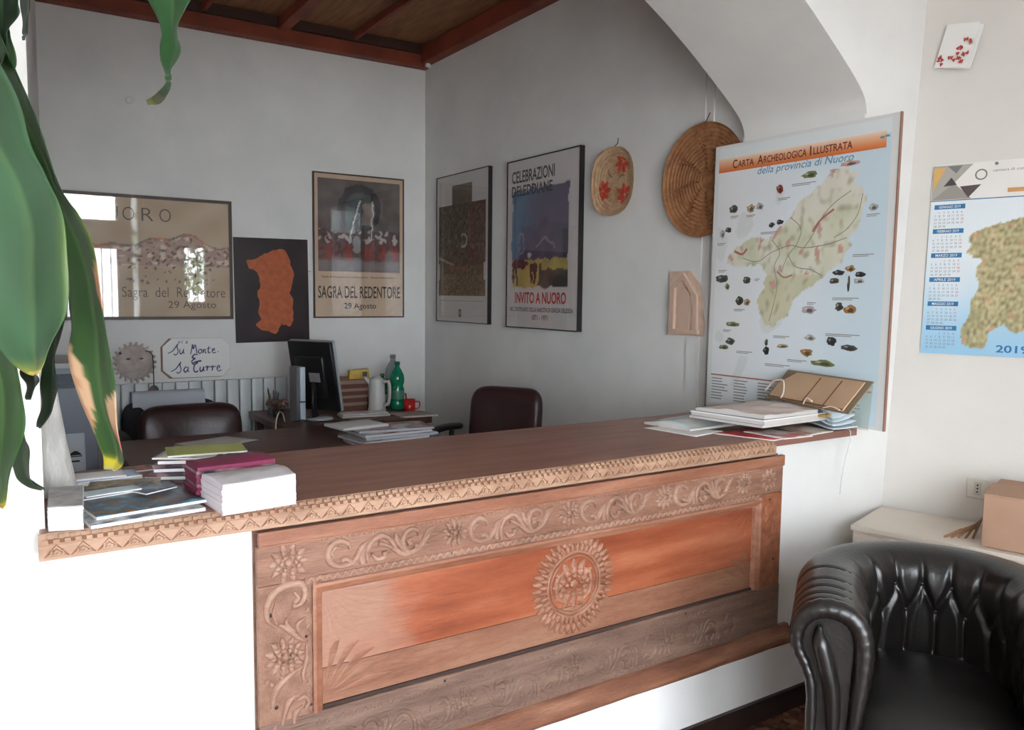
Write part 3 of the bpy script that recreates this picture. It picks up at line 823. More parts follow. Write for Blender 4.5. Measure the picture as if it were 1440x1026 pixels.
# --- narrow framed tapestry poster on the right wall
W_, H_ = .745, 1.05
t = thing('framed_poster', 'narrow glazed poster of a dark tapestry, left one on the right wall', 'poster', WBm(5.402, 1.352, .003))
border(W_, H_, .005, 0, .03).build('frame', blackwood, t)
def tap_fn(u, v):
    n = nz(u, v, 0, 12); k = nz(u, v, 4, 34)
    c = mixc(rgb(64, 56, 44), rgb(98, 84, 62), .5+n)
    if u > .62 and v > .35: c = mixc(c, rgb(100, 56, 46), .7)
    if v < .34: c = mixc(rgb(82, 64, 42), rgb(112, 88, 58), .5+n)
    if k > .3: c = mixc(c, rgb(150, 128, 96), .6)
    if k < -.34: c = mixc(c, rgb(40, 36, 32), .7)
    if abs(blob(u, v, .55, .60, .07, .07)-1) < .35 and u > .5: c = rgb(196, 184, 160)
    for cx, cy in ((.33, .3), (.5, .3)):
        if abs(u-cx) < .1 and abs(v-cy) < .012: c = rgb(150, 84, 52)
    if abs(v-.4+.25*(u-.1)) < .012 and u < .35: c = rgb(170, 150, 110)
    return c
m = MB(); m.M = Matrix.Translation((0, 0, .020)); m.col = rgb(206, 200, 196); m.rect(.006, .006, W_-.006, H_-.006, .005)
m.paint(.035, .19, W_-.075, .645, 60, 66, tap_fn, .0056)
m.col = None
m.paint(.235, .835, .285, .135, 12, 8, lambda u, v: mixc(rgb(92, 80, 66), rgb(112, 98, 80), .5+nz(u, v, 2, 6)), .0056)
m.col = rgb(196, 190, 186)
m.rect(.035, .30, .055, .42, .006); m.rect(W_-.062, .30, W_-.04, .42, .006)
m.mi = 1
for k in range(20): m.rect(.05+.032*k, .152, .05+.032*k+.024, .156, .006)
m.mi = 2; m.text('0', W_*.48, .04, .055, .04, .006, .03, align='c')
m.build('print', [pap, greyink, ink], t)
m = MB(); m.rect(.003, .003, W_-.003, H_-.003, .0285); m.build('glass', gl, t)

# --- celebration poster on the right wall
W_, H_ = .76, 1.045
t = thing('framed_poster', 'black framed celebration poster with blue painting and red lettering, next to the small basket', 'poster', WBm(4.425, 1.345, .003))
border(W_, H_, .005, 0, .034).build('frame', blackwood, t)
def del_fn(u, v):
    u, v = jig(u, v, 12, .025); n = nz(u, v, 0, 7)
    c = mixc(rgb(70, 104, 138), rgb(98, 128, 156), .5+n)
    c = mixc(c, rgb(96, 86, 110), sstep(.2, .6, u+.3*(1-v)+.15*n))
    if v < .62 and u > .2: c = mixc(c, rgb(86, 72, 98), .6)
    pk = .74-1.1*abs(u-.55)
    if v < pk and v > .3: c = mixc(rgb(104, 84, 106), rgb(86, 70, 92), .5+n*2)
    if abs(v-(.5-.6*abs(u-.6))) < .012 and .45 < u < .78: c = rgb(150, 128, 150)
    if v < .30: c = mixc(rgb(186, 156, 86), rgb(204, 180, 116), .5+n)
    if u > .88 and v < .55: c = rgb(48, 46, 56)
    if v < .26 and u > .5: c = mixc(rgb(90, 84, 74), rgb(58, 54, 54), .5+2*n)
    if .2 < v < .29 and u > .55: c = mixc(rgb(192, 170, 96), rgb(160, 140, 86), .5+n)
    if blob(u, v, .17, .255, .16, .045) < 1: c = rgb(104, 34, 44)
    for cx in (.06, .12, .38, .43):
        if abs(u-cx) < .018 and .06 < v < .26: c = rgb(76, 30, 40)
    if blob(u, v, .43, .22, .05, .05) < 1: c = rgb(70, 34, 44)
    if blob(u, v, .34, .34, .03, .03) < 1: c = rgb(204, 196, 196)
    if abs(blob(u, v, .2, .45, .05, .1)-1) < .25: c = mixc(c, rgb(170, 160, 176), .6)
    return c
m = MB(); m.M = Matrix.Translation((0, 0, .024)); m.col = rgb(214, 206, 204); m.rect(.007, .007, W_-.007, H_-.007, .005)
m.col = None
px0, py0, pw, ph = .06, .255, .60, .60
def delp(u, v):
    if min(u, 1-u) < .035+.03*nz(u*3, v*8, 3, 1) or min(v, 1-v) < .03+.03*nz(u*9, v*2, 5, 1): return rgb(208, 200, 198)
    return del_fn(u, v)
m.paint(px0-.02, py0-.02, pw+.04, ph+.04, 72, 76, delp, .0056)
m.mi = 1
m.text('CELEBRAZIONI', .055, .905, .07, .46, .0064, .018)
m.text('DELEDDIANE', .055, .822, .062, .44, .0064, .02)
m.text('NEL CENTENARIO DELLA NASCITA DI GRAZIA DELEDDA', .045, .105, .026, .67, .0064, .012)
m.text('1871 - 1971', W_*.5, .055, .03, .17, .0064, .012, align='c')
m.mi = 2; m.text('INVITO A NUORO', .105, .158, .065, .54, .0064, .025)
m.build('print', [pap, ink, redink], t)
m = MB(); m.rect(.003, .003, W_-.003, H_-.003, .0325); m.build('glass', gl, t)

# --- baskets
straw = mat('pale_woven_straw', rgb(206, 172, 136), .8, rgb(180, 142, 108), 30, (1, 1, 4), bump=.4, bscale=90)
straw2 = mat('brown_woven_straw', rgb(164, 114, 74), .75, rgb(134, 86, 52), 26, bump=.4, bscale=90)
t = thing('wicker_basket', 'small oval flat straw basket with red woven flowers on the right wall', 'basket', WBm(3.38, 2.157, .004))
m = MB()
def oval(u, v, rx=.182, ry=.186):
    a = 2*PI*u; r = v
    sq = 1-.03*math.cos(4*a)
    return (rx*r*math.cos(a)*sq, ry*r*math.sin(a)*sq, .012+.028*v**4+.003*math.sin(v*60))
m.grid(oval, 56, 40); m.build('woven_tray', straw, t)
redst = mat('red_wool', rgb(196, 66, 46), .85)
for cx, cy in ((.065, .095), (-.095, -.04), (.085, -.075)):
    m = MB()
    for k in range(7):
        a = 2*PI*k/7+cx*9; m.ribbon([(cx+.008*math.cos(a), cy+.008*math.sin(a)), (cx*.95+.034*math.cos(a), cy+.034*math.sin(a)), (cx*.92+.055*math.cos(a), cy*.96+.055*math.sin(a))], [.004, .015, .006], .004, 3)
    m.build('red_flower', redst, t, Matrix.Translation((0, 0, .017)))
for a in (2.2, 3.7, 5.0, .3):
    m = MB(); m.ribbon([(.03*math.cos(a), .03*math.sin(a)), (.06*math.cos(a+.2), .06*math.sin(a+.2)), (.085*math.cos(a), .085*math.sin(a))], [.002, .006, .002], .003, 3)
    m.build('green_sprig', mat('olive_wool', rgb(140, 120, 80), .85), t, Matrix.Translation((0, 0, .017)))
m = MB(); m.tube([(.01, .182, .03), (.012, .2, .012), (.0, .23, 0)], .002, 6); m.build('hanging_loop', ink, t)
t = thing('wicker_basket', 'large round brown woven basket tray partly behind the map board', 'basket', WBm(2.72, 2.09, .012))
m = MB()
def rnd(u, v):
    a = 2*PI*u; r = .262*v
    return (r*math.cos(a), r*math.sin(a), .010+.028*v**5+.0025*math.sin(v*90))
m.grid(rnd, 64, 60); m.build('woven_tray', straw2, t)
for q in range(8):
    m = MB()
    a0 = 2*PI*q/8
    for k in range(9):
        r = .05+.021*k; a = a0+.03*k
        m.ribbon([(r*math.cos(a-.09), r*math.sin(a-.09)), ((r+.016)*math.cos(a), (r+.016)*math.sin(a)), (r*math.cos(a+.09), r*math.sin(a+.09))], [.002, .0034, .002], .003+.028*(r/.262)**5, 2)
    m.build('darker_weave', mat('dark_straw', rgb(112, 66, 40), .8), t, Matrix.Translation((0, 0, .011)))
m = MB(); m.tube([(0, .255, .04), (0, .275, .02), (0, .31, 0)], .002, 6); m.build('hanging_loop', ink, t)

# --- small beige carved relief
t = thing('wall_relief', 'small beige carved plaque of a doorway on the right wall under the large basket', 'plaque', WBm(2.955, 1.365, .004))
bei = mat('beige_carved_wood', rgb(222, 196, 178), .8, rgb(204, 174, 154), 18, bump=.3, bscale=60)
m = MB()
m.prism([(0, 0), (.235, 0), (.245, .06), (.20, .25), (.145, .31), (.005, .31)], 0, .012)
m.build('plaque_board', bei, t)
m = MB()
m.prism([(.02, .03), (.05, .03), (.05, .235), (.02, .235)], .012, .026); m.prism([(.175, .03), (.205, .03), (.20, .20), (.175, .20)], .012, .026)
m.prism([(.02, .235), (.11, .30), (.20, .19), (.19, .175), (.11, .265), (.035, .22)], .012, .028)
m.prism([(.075, .03), (.15, .03), (.15, .2), (.11, .235), (.075, .2)], .012, .018)
m.prism([(.02, .01), (.215, .01), (.215, .03), (.02, .03)], .012, .03)
m.build('door_relief', mat('beige_relief', rgb(206, 176, 156), .8), t)
# ------------------------------------------------------------------ archaeological map on its board
BW, BH = .885, 1.165
t = thing('map_board', 'tall archaeological map board leaning on the arch jamb at the counter end', 'map', frame((2.778, 2.632, CT_Z+.002), (0, -1, 0), (0, 0, 1)) @ Matrix.Rotation(math.radians(-.6), 4, 'X'))
m = MB(); m.box(0, BW, .0, BH, -.010, 0); m.build('backing_board', mat('white_board', rgb(222, 222, 220), .5), t, bevel=.002)
m = MB(); m.box(BW, BW+.004, 0, BH, -.011, .002); m.build('brown_edge_strip', mat('brown_tape', rgb(150, 110, 92), .6), t)
# land outline in board units, from the photograph: 0..1 across, 0..1 up
def bp(x, y):   # rectify a picture position on the board (bilinear)
    # corners TL (1013,203) TR (1270,158) BR (1247,602) BL (998,575)
    u, v = .5, .5
    for _ in range(30):
        fx = (1-u)*(1-v)*998+u*(1-v)*1247+(1-u)*v*1013+u*v*1270
        fy = (1-u)*(1-v)*578+u*(1-v)*602+(1-u)*v*203+u*v*158
        u += (x-fx)/252.; v -= (y-fy)/(400.)
    return (.5+(u-.5), v)
LAND = [(1188, 236), (1206, 232), (1222, 240), (1214, 254), (1224, 262), (1230, 270), (1226, 290), (1218, 318), (1206, 330), (1212, 340), (1204, 352), (1198, 366), (1180, 382), (1160, 400), (1142, 412), (1133, 425), (1128, 445), (1112, 450), (1106, 462), (1092, 456), (1086, 440), (1080, 422), (1092, 405), (1096, 385), (1090, 372), (1070, 372), (1048, 375), (1032, 368), (1044, 350), (1062, 338), (1078, 330), (1100, 334), (1108, 322), (1118, 314), (1132, 302), (1138, 290), (1144, 278), (1158, 268), (1172, 256)]
land = [bp(x, y) for x, y in LAND]
def inpoly(p, poly):
    x, y = p; r = False; n = len(poly)
    for i in range(n):
        (x1, y1), (x2, y2) = poly[i], poly[i-1]
        if (y1 > y) != (y2 > y) and x < (x2-x1)*(y-y1)/(y2-y1)+x1: r = not r
    return r
def seg(p, a, b):
    s = max(0, min(1, ((p[0]-a[0])*(b[0]-a[0])+(p[1]-a[1])*(b[1]-a[1]))/(((b[0]-a[0])**2+(b[1]-a[1])**2) or 1)))
    return math.hypot(p[0]-a[0]-s*(b[0]-a[0]), p[1]-a[1]-s*(b[1]-a[1]))
def map_fn(u, v):
    p = (u+.010*nz(u, v, 1, 28), v+.008*nz(u, v, 2, 28))
    sea = mixc(rgb(226, 232, 236), rgb(204, 220, 228), sstep(.45, .95, u+.12*nz(u, v, 3, 3)))
    c = mixc(sea, rgb(232, 228, 226), .6*sstep(.5, .1, u))
    if v > .945: return rgb(226, 230, 230)
    if inpoly(p, land):
        n = nz(u, v, 5, 9); k = nz(u, v, 6, 34)
        c = mixc(rgb(224, 220, 204), rgb(206, 206, 178), .45+n*1.1)
        if v < .50 and u > .3: c = mixc(c, rgb(194, 188, 146), .45)
        if v > .72 and u > .45: c = mixc(c, rgb(226, 218, 210), .4)
        c = mixc(c, rgb(150, 138, 104), max(0, k-.1)*.9)
        if nz(u, v, 8, 18) > .42: c = rgb(206, 160, 146)
    elif .03 < u < .55 and nz(u, v, 12, 7) > .3: c = mixc(c, rgb(214, 216, 212), .6)
    return c
m = MB()
m.paint(.028, .012, BW-.058, BH-.026, 110, 140, lambda u, v: map_fn(*((.028+u*(BW-.058))/BW, (.012+v*(BH-.026))/BH)), .0012)
def bx(x, y): u, v = bp(x, y); return u*BW, v*BH
# orange title band, graded print
gx0, gx1 = .03*BW, .945*BW
m.paint(gx0, .897*BH, gx1-gx0, .052*BH, 2, 8, lambda u, v: mixc(rgb(214, 110, 52), rgb(240, 214, 190), v), .0018)
m.mi = 1
m.text('C', .12*BW, .908*BH, .036, .026, .0026, .016); m.text('ARTA', .153*BW, .909*BH, .028, .088, .0026, .014)
m.text('A', .275*BW, .909*BH, .036, .03, .0026, .016); m.text('RCHEOLOGICA', .312*BW, .910*BH, .028, .215, .0026, .014)
m.text('I', .572*BW, .910*BH, .036, None, .0026, .016); m.text('LLUSTRATA', .59*BW, .911*BH, .028, .175, .0026, .014)
m.mi = 2; m.text('della provincia di Nuoro', .275*BW, .872*BH, .030, .46, .0026, .004, .25)
# roads
m.mi = 3
def road(pts, w=.0014):
    q = [bx(x, y) for x, y in pts]; q = catmull([(a, b, 0) for a, b in q], 5)
    for a, b in zip(q, q[1:]):
        d = (b-a); 
        if d.length < 1e-6: continue
        nrm = Vector((-d.y, d.x, 0)).normalized()*w; z = Vector((0, 0, .0020))
        m.quad(a+nrm+z, a-nrm+z, b-nrm+z, b+nrm+z)
road([(1212, 264), (1190, 282), (1176, 300), (1160, 330), (1150, 345)]); road([(1206, 330), (1180, 340), (1150, 345), (1130, 342), (1104, 352)])
road([(1132, 302), (1146, 318), (1140, 340), (1128, 356), (1118, 380)]); road([(1128, 356), (1138, 372), (1160, 376)]); road([(1104, 334), (1116, 352), (1108, 372), (1112, 400), (1106, 430), (1100, 452)])
road([(1226, 268), (1220, 296), (1206, 318), (1190, 330)]); road([(1060, 362), (1082, 366), (1104, 352)]); road([(1160, 376), (1174, 384)])
m.mi = 4; road([(1190, 290), (1172, 306), (1162, 322)], .004); road([(1046, 352), (1058, 356), (1066, 348)], .005); road([(1112, 380), (1122, 388), (1134, 384)], .003)
# site vignettes: small drawings with their caption lines
VIG = [(1116, 262, 6, 10, 0), (1158, 242, 13, 6, 1), (1210, 227, 14, 6, 2), (1044, 292, 8, 8, 3), (1072, 290, 8, 8, 4), (1086, 287, 7, 8, 5), (1104, 313, 5, 5, 6), (1116, 309, 6, 5, 6), (1026, 328, 5, 10, 5), (1036, 322, 6, 6, 3), (1238, 288, 7, 7, 5),
       (1026, 393, 13, 9, 3), (1034, 404, 5, 7, 1), (1066, 394, 8, 8, 3), (1054, 424, 7, 9, 3), (1066, 426, 6, 7, 4), (1042, 459, 14, 5, 1), (1040, 484, 9, 8, 3), (1028, 493, 10, 5, 1), (1096, 496, 6, 8, 6), (1096, 484, 3, 7, 3),
       (1120, 488, 10, 4, 4), (1156, 434, 12, 8, 7), (1158, 474, 9, 6, 5), (1153, 496, 10, 8, 8), (1175, 510, 20, 6, 1), (1186, 478, 7, 9, 6), (1208, 486, 12, 6, 3), (1196, 380, 9, 5, 6), (1210, 374, 7, 6, 8), (1222, 382, 8, 5, 6), (1190, 392, 8, 5, 3), (1208, 396, 2, 14, 3), (1196, 428, 6, 9, 3), (1209, 432, 9, 8, 8), (1221, 391, 8, 5, 5)]
VC = [rgb(150, 70, 56), rgb(116, 122, 78), rgb(196, 150, 136), rgb(84, 82, 74), rgb(170, 146, 112), rgb(172, 172, 170), rgb(54, 52, 56), rgb(178, 166, 172), rgb(164, 124, 78)]
m.mi = 0
rr = random.Random(5)
for i, (x, y, a, b, c) in enumerate(VIG):
    x0, y0 = bx(x, y); a *= BW/256.; b *= BH/420.
    pts = []
    for k in range(14):
        an = 2*PI*k/14; r = 1-.35*rr.random()
        pts.append((x0+a*r*math.cos(an), y0+b*r*math.sin(an)*(1 if math.sin(an) > 0 else .8)))
    m.col = VC[c]; m.poly(pts, .0022)
    m.col = mixc(VC[c], rgb(40, 38, 36), .55); m.poly([(x0+(p[0]-x0)*.45+a*.15, y0+(p[1]-y0)*.5-b*.12) for p in pts], .0028)
    m.col = mixc(VC[c], rgb(235, 230, 215), .45); m.poly([(x0+(p[0]-x0)*.25-a*.3, y0+(p[1]-y0)*.3+b*.25) for p in pts], .0030)
m.col = None; m.mi = 5
for x, y, n in ((1122, 275, 18), (1150, 254, 34), (1190, 236, 10), (1046, 302, 14), (1072, 300, 14), (1100, 324, 26), (1024, 342, 14), (1238, 298, 16), (1026, 381, 14), (1082, 392, 8), (1054, 437, 18), (1034, 468, 14), (1062, 499, 26), (1118, 474, 24), (1112, 516, 38), (1140, 508, 28), (1200, 468, 44), (1204, 416, 34), (1160, 424, 12), (1226, 354, 26)):
    x0, y0 = bx(x, y); m.rect(x0-n*.0017, y0, x0+n*.0017, y0+.0035, .0022); m.rect(x0-n*.0017, y0-.006, x0+n*.0009, y0-.003, .0022)
# key under the red rule
m.mi = 4; zr = .118*BH
m.rect(.03*BW, zr, .94*BW, zr+.006, .0022)
m.mi = 5
for q in range(6):
    for k in range(8):
        w = .10*(.6+.4*rr.random()); m.rect((.035+.15*q)*BW, zr-.016-.013*k, (.035+.15*q)*BW+w, zr-.011-.013*k, .0022)
m.mi = 2
for x, y in ((1256, 196), (1250, 198)):
    x0, y0 = bx(x, y); m.rect(x0-.012, y0+.012, x0+.006, y0+.020, .0026)
m.build('printed_map', [paintmat('satin_print', .4), mat('dark_red_ink', rgb(110, 34, 30), .6), mat('pale_blue_ink', rgb(96, 150, 176), .6), mat('grey_road_ink', rgb(128, 124, 116), .7), mat('brick_rule_ink', rgb(176, 108, 98), .6), mat('pale_caption_ink', rgb(150, 150, 150), .7)], t)

# ------------------------------------------------------------------ wall calendar with island map
KW, KH = .52, .735
t = thing('wall_calendar', 'wall calendar with a tan island map and month tables on the right entry wall', 'calendar', WC(.094, 1.34, .004))
isk = [((x-1186)/ (1440.-1186)*.9, y) for x, y in [(0, 0)]]
KI = [(.40, .80), (.50, .84), (.62, .87), (.74, .92), (.86, .95), (.93, .88), (.97, .76), (.95, .62), (.98, .48), (.95, .34), (.93, .22), (.86, .13), (.78, .19), (.66, .15), (.60, .20), (.52, .15), (.50, .06), (.42, .05), (.36, .09), (.36, .18), (.40, .26), (.40, .36), (.44, .42), (.42, .54), (.44, .62), (.36, .66), (.38, .72), (.36, .76)]
ki = [tuple(p)[:2] for p in catmull([(.27+(a-.36)*1.13, b*.8, 0) for a, b in KI], 3, True)]
def cal_fn(u, v):
    p = (u+.012*nz(u, v, 1, 30), v+.010*nz(u, v, 2, 30))
    c = mixc(rgb(150, 192, 218), rgb(222, 228, 230), sstep(.0, .55, v+.1*nz(u, v, 4, 3)))
    if v > .80: return mixc(rgb(226, 220, 214), rgb(232, 228, 222), .5+nz(u, v, 3, 4))
    if inpoly(p, ki):
        k = nz(u, v, 7, 46); n = nz(u, v, 8, 8)
        c = mixc(rgb(186, 170, 128), rgb(160, 152, 112), .5+n)
        c = mixc(c, rgb(108, 98, 72), max(0, k)*1.0); c = mixc(c, rgb(218, 206, 170), max(0, -k)*.8)
        if nz(u, v, 9, 12) > .45: c = mixc(c, rgb(196, 150, 120), .6)
    return c
m = MB(); m.paint(0, 0, KW, KH, 96, 120, cal_fn, .003)
# heading photograph triangles
def kp(pts, c, z=.0036): m.col = c; m.poly([(x*KW, y*KH) for x, y in pts], z)
kp([(.005, .815), (.005, .995), (.27, .995), (.15, .90)], rgb(168, 162, 154)); kp([(.005, .815), (.15, .90), (.27, .815)], rgb(150, 142, 134))
kp([(.008, .86), (.008, .985), (.09, .985)], rgb(212, 168, 102), .0040); kp([(.08, .885), (.13, .93), (.17, .89)], rgb(74, 66, 66), .0044); kp([(.19, .88), (.33, .885), (.25, .82)], rgb(84, 74, 72), .0044)
kp([(.10, .99), (.20, .99), (.16, .95)], rgb(120, 116, 114), .0044)
m.col = rgb(205, 150, 100); m.rect(.50*KW, .835*KH, .74*KW, .857*KH, .0036)
m.col = None; m.mi = 1
m.rect(0, .808*KH, KW, .813*KH, .0034)
m.text('2019', .50*KW, .022*KH, .026, .105, .0036, .02)
mon = ['GENNAIO 2019', 'FEBBRAIO 2019', 'MARZO 2019', 'APRILE 2019', 'MAGGIO 2019', 'GIUGNO 2019']
for k in range(6):
    x0, y0 = .028*KW, (.765-.128*k)*KH
    m.mi = 1; m.rect(x0, y0, x0+.108, y0+.018, .0034)
    m.mi = 3; m.text(mon[k], x0+.016, y0+.004, .010, .076, .0040, .01)
    for r in range(5):
        for c in range(7):
            dd = r*7+c-k % 3
            if 0 < dd < 31:
                m.mi = 4 if c == 6 else 2
                m.text(str(dd), x0+.002+.0155*c, y0-.016-.0135*r, .0075, None, .0036)
m.mi = 2
m.text('camera di commercio della provincia', .40*KW, .945*KH, .010, .27, .0036)
m.bm.verts.ensure_lookup_table()
for k in range(18):
    a0, a1 = 2*PI*k/18, 2*PI*(k+1)/18; cx, cy = .325*KW, .935*KH
    m.quad((cx+.021*math.cos(a0), cy+.021*math.sin(a0), .0036), (cx+.021*math.cos(a1), cy+.021*math.sin(a1), .0036), (cx+.016*math.cos(a1), cy+.016*math.sin(a1), .0036), (cx+.016*math.cos(a0), cy+.016*math.sin(a0), .0036))
m.build('calendar_sheet', [pap, blueink, greyink, white, redink], t)
m = MB(); m.ball((.42*KW, .985*KH, .006), .006, 5); m.build('pin', greyink, t)

# folded card sticking out from the same wall
t = thing('greeting_card', 'folded white card with small red flowers pinned high on the right entry wall', 'card', WC(.052, 2.455, .010) @ Matrix.Rotation(math.radians(-13), 4, 'Z'))
m = MB()
cw, ch = .135, .165
def leafc(x, y, q): return (x*math.cos(q), y, x*math.sin(q))
m.hexa([leafc(0, 0, .12), leafc(cw, 0, .12), (cw*.99, 0, .022), (0, 0, .004), leafc(0, ch, .12), leafc(cw, ch, .12), (cw*.99, ch, .022), (0, ch, .004)])
m.build('back_leaf', mat('white_card', rgb(238, 236, 232), .6), t)
m = MB(); q = .36
m.quad((0, 0, .006), leafc(cw, 0, q), leafc(cw, ch, q), (0, ch, .006)); m.quad((0, 0, .0045), (0, ch, .0045), leafc(cw-.001, ch, q-.012), leafc(cw-.001, 0, q-.012))
m.build('front_leaf', MATS['white_card'], t)
m = MB()
m.M = Matrix.Rotation(-q, 4, 'Y') @ Matrix.Translation((0, 0, .0075))
for k in range(24):
    x, y = random.uniform(.01, cw*.95), random.uniform(.006, .05)
    if k > 14: x, y = random.uniform(cw*.6, cw*.95), random.uniform(.04, .11)
    for j in range(3):
        a = 2*PI*j/3+k; m.dome(x+.004*math.cos(a), y+.004*math.sin(a), .0042, .001, 6)
m.build('red_flowers', mat('card_red', rgb(176, 60, 50), .6), t)

# wall socket
t = thing('wall_socket', 'white wall socket on the right entry wall beside the cardboard box', 'socket', WC(.302, .80, .001))
m = MB(); m.box(0, .075, 0, .075, 0, .010); m.build('cover_plate', mat('ivory_plastic', rgb(214, 208, 196), .4), t, bevel=.003)
m = MB(); m.box(.026, .049, .012, .063, .010, .013); m.build('socket_insert', mat('ivory_insert', rgb(196, 190, 178), .4), t)
m = MB()
for k in range(3): m.dome(.0375, .025+.0125*k, .0035, .0012, 8)
m.build('pin_holes', mat('hole_black', rgb(20, 18, 18), .7), t, Matrix.Translation((0, 0, .0125)))
# small white plug high on the far wall
m = MB(); m.lathe([(.001, 0), (.022, 0), (.022, .008), (.012, .02), (.001, .022)], 14)
o = m.build('wall_plug', white, None, frame((.79, YA-.001, 2.735), (1, 0, 0), (0, 0, 1)))
tag(o, 'small white round plug high on the blank back wall', 'plug')
# ------------------------------------------------------------------ things on the counter
Z0 = CT_Z+.0006
whp = mat('white_paper', rgb(226, 224, 222), .7)
gryp = mat('greyish_paper', rgb(200, 194, 188), .7)
def sheets(n, w, d, t, rnd, jitter=.003, curl=0., mi=None):
    """one pad: n leaves as one wavy block"""
    pass
def slab(name, label, cat, corners, z, h, ms, group=None, curl=0., nu=10, nv=8, lip=0., crumple=0.):
    """thin flat thing from four corners (x, y), optionally curling; ms = (top, side)"""
    m = MB(); A, B, C_, D = [Vector((p[0], p[1], 0)) for p in corners]
    def P(u, v, top):
        p = A.lerp(B, u).lerp(D.lerp(C_, u), v)
        zz = z+(h if top else 0)+curl*(math.sin(u*PI)**2*.6+v*v*.4)*(1 if top or h < .004 else 0)+lip*u*u+(crumple*(.6+nz(u*3, v*3, z*90, 1.7)) if top else 0)
        return (p.x, p.y, zz)
    tops = [[m.v(P(i/nu, j/nv, True)) for j in range(nv+1)] for i in range(nu+1)]
    bots = [[m.v(P(i/nu, j/nv, False)) for j in range(nv+1)] for i in range(nu+1)]
    for i in range(nu):
        for j in range(nv):
            m.mi = 0; m.f([tops[i][j], tops[i+1][j], tops[i+1][j+1], tops[i][j+1]], True)
            m.mi = 1 if len(ms) > 1 else 0; m.f([bots[i][j+1], bots[i+1][j+1], bots[i+1][j], bots[i][j]])
    m.mi = 1 if len(ms) > 1 else 0
    for i in range(nu):
        m.f([bots[i][0], bots[i+1][0], tops[i+1][0], tops[i][0]]); m.f([tops[i][nv], tops[i+1][nv], bots[i+1][nv], bots[i][nv]])
    for j in range(nv):
        m.f([tops[0][j], tops[0][j+1], bots[0][j+1], bots[0][j]]); m.f([bots[nu][j], bots[nu][j+1], tops[nu][j+1], tops[nu][j]])
    o = m.build(name, list(ms))
    return tag(o, label, cat, group)
def rect4(cx, cy, w, d, a):
    c, s = math.cos(a), math.sin(a)
    return [(cx+c*x-s*y, cy+s*x+c*y) for x, y in ((-w/2, -d/2), (w/2, -d/2), (w/2, d/2), (-w/2, d/2))]

# white leaflet bundle at the left edge: cut pile
m = MB()
for k in range(18):
    j = random.uniform(-.0015, .0015); z = Z0+.0028*k
    if k == 17: m.mi = 1
    m.hexa([(.088+j, 1.872+j, z), (.150+j, 1.852-j, z), (.168+j, 2.05, z), (.100, 2.06+j, z), (.088+j, 1.872+j, z+.0027), (.150+j, 1.852-j, z+.0027), (.168+j, 2.05, z+.0027), (.100, 2.06+j, z+.0027)])
tag(m.build('leaflet_block', [mat('white_leaflet', rgb(232, 232, 234), .6), mat('grey_leaflet_cover', rgb(150, 146, 146), .5, rgb(186, 182, 180), 30)]), 'thick white block of leaflets at the left counter end beside the wall', 'leaflets')
# colour magazines and brochures
def cover(name, ca, cb, cc, s=30):
    return mat(name, ca, .3, cb, s, (1, 1, 1), c3=cc, lo=.38, hi=.62)
cv = [cover('brochure_print_grey', rgb(176, 178, 184), rgb(92, 96, 108), rgb(150, 146, 140)), cover('brochure_print_blue', rgb(60, 84, 128), rgb(150, 166, 180), rgb(98, 98, 96)),
      cover('brochure_print_teal', rgb(86, 128, 142), rgb(120, 92, 66), rgb(66, 76, 92)), cover('brochure_print_brown', rgb(116, 96, 70), rgb(70, 78, 96), rgb(168, 150, 110)), cover('brochure_print_dark', rgb(50, 48, 52), rgb(104, 96, 92), rgb(76, 72, 72)), cover('brochure_print_red', rgb(150, 50, 60), rgb(90, 60, 64), rgb(180, 120, 110))]
MAGS = [((.262, 1.99), .235, .265, .13, 0, cv[0], .008, 'pale grey brochure lowest and nearest the carved edge, under the blue magazines'),
        ((.272, 2.02), .235, .245, .17, 0, cv[2], .007, 'teal landscape brochure with white edge on the pale grey one'),
        ((.205, 2.12), .15, .13, .25, 0, cv[1], .004, 'dark blue brochure at the left end of the counter brochures'),
        ((.262, 2.13), .16, .13, -.2, 0, cv[3], .004, 'brown and ochre landscape brochure behind the teal one'),
        ((.30, 2.07), .085, .12, .5, 0, cv[1], .003, 'small blue leaflet lying askew on the landscape brochures'),
        ((.225, 2.06), .12, .055, .2, 0, mat('teal_white_leaflet', rgb(190, 206, 210), .4), .003, 'narrow pale teal folded leaflet on top of the brochures')]
zz = Z0
for (c, w, d, a, _, ms, h, lb) in MAGS:
    slab('brochure', lb, 'brochure', rect4(c[0], c[1], w, d, a), zz, h-.0006, (ms, whp), 'brochures at the left counter end'); zz += h
# second small heap behind, by the sculpture
zz = Z0
for (c, w, d, a, ms, h, lb) in [((.235, 2.30), .17, .10, .06, whp, .010, 'pad of white leaflets behind the brochures near the grey sculpture'),
        ((.243, 2.305), .15, .09, .12, mat('pale_blue_leaflet', rgb(170, 190, 214), .4), .004, 'pale blue leaflet on the white pad near the grey sculpture'),
        ((.225, 2.31), .12, .085, .0, whp, .004, 'white folded leaflet topmost on the pad near the grey sculpture')]:
    slab('leaflet', lb, 'leaflet', rect4(c[0], c[1], w, d, a), zz, h-.0006, (ms, whp), 'leaflets behind the brochures'); zz += h
slab('leaflet', 'red leaflet lying behind the white pad on the counter', 'leaflet', rect4(.325, 2.41, .10, .07, .1), Z0, .004, (cv[5], whp), 'leaflets behind the brochures')
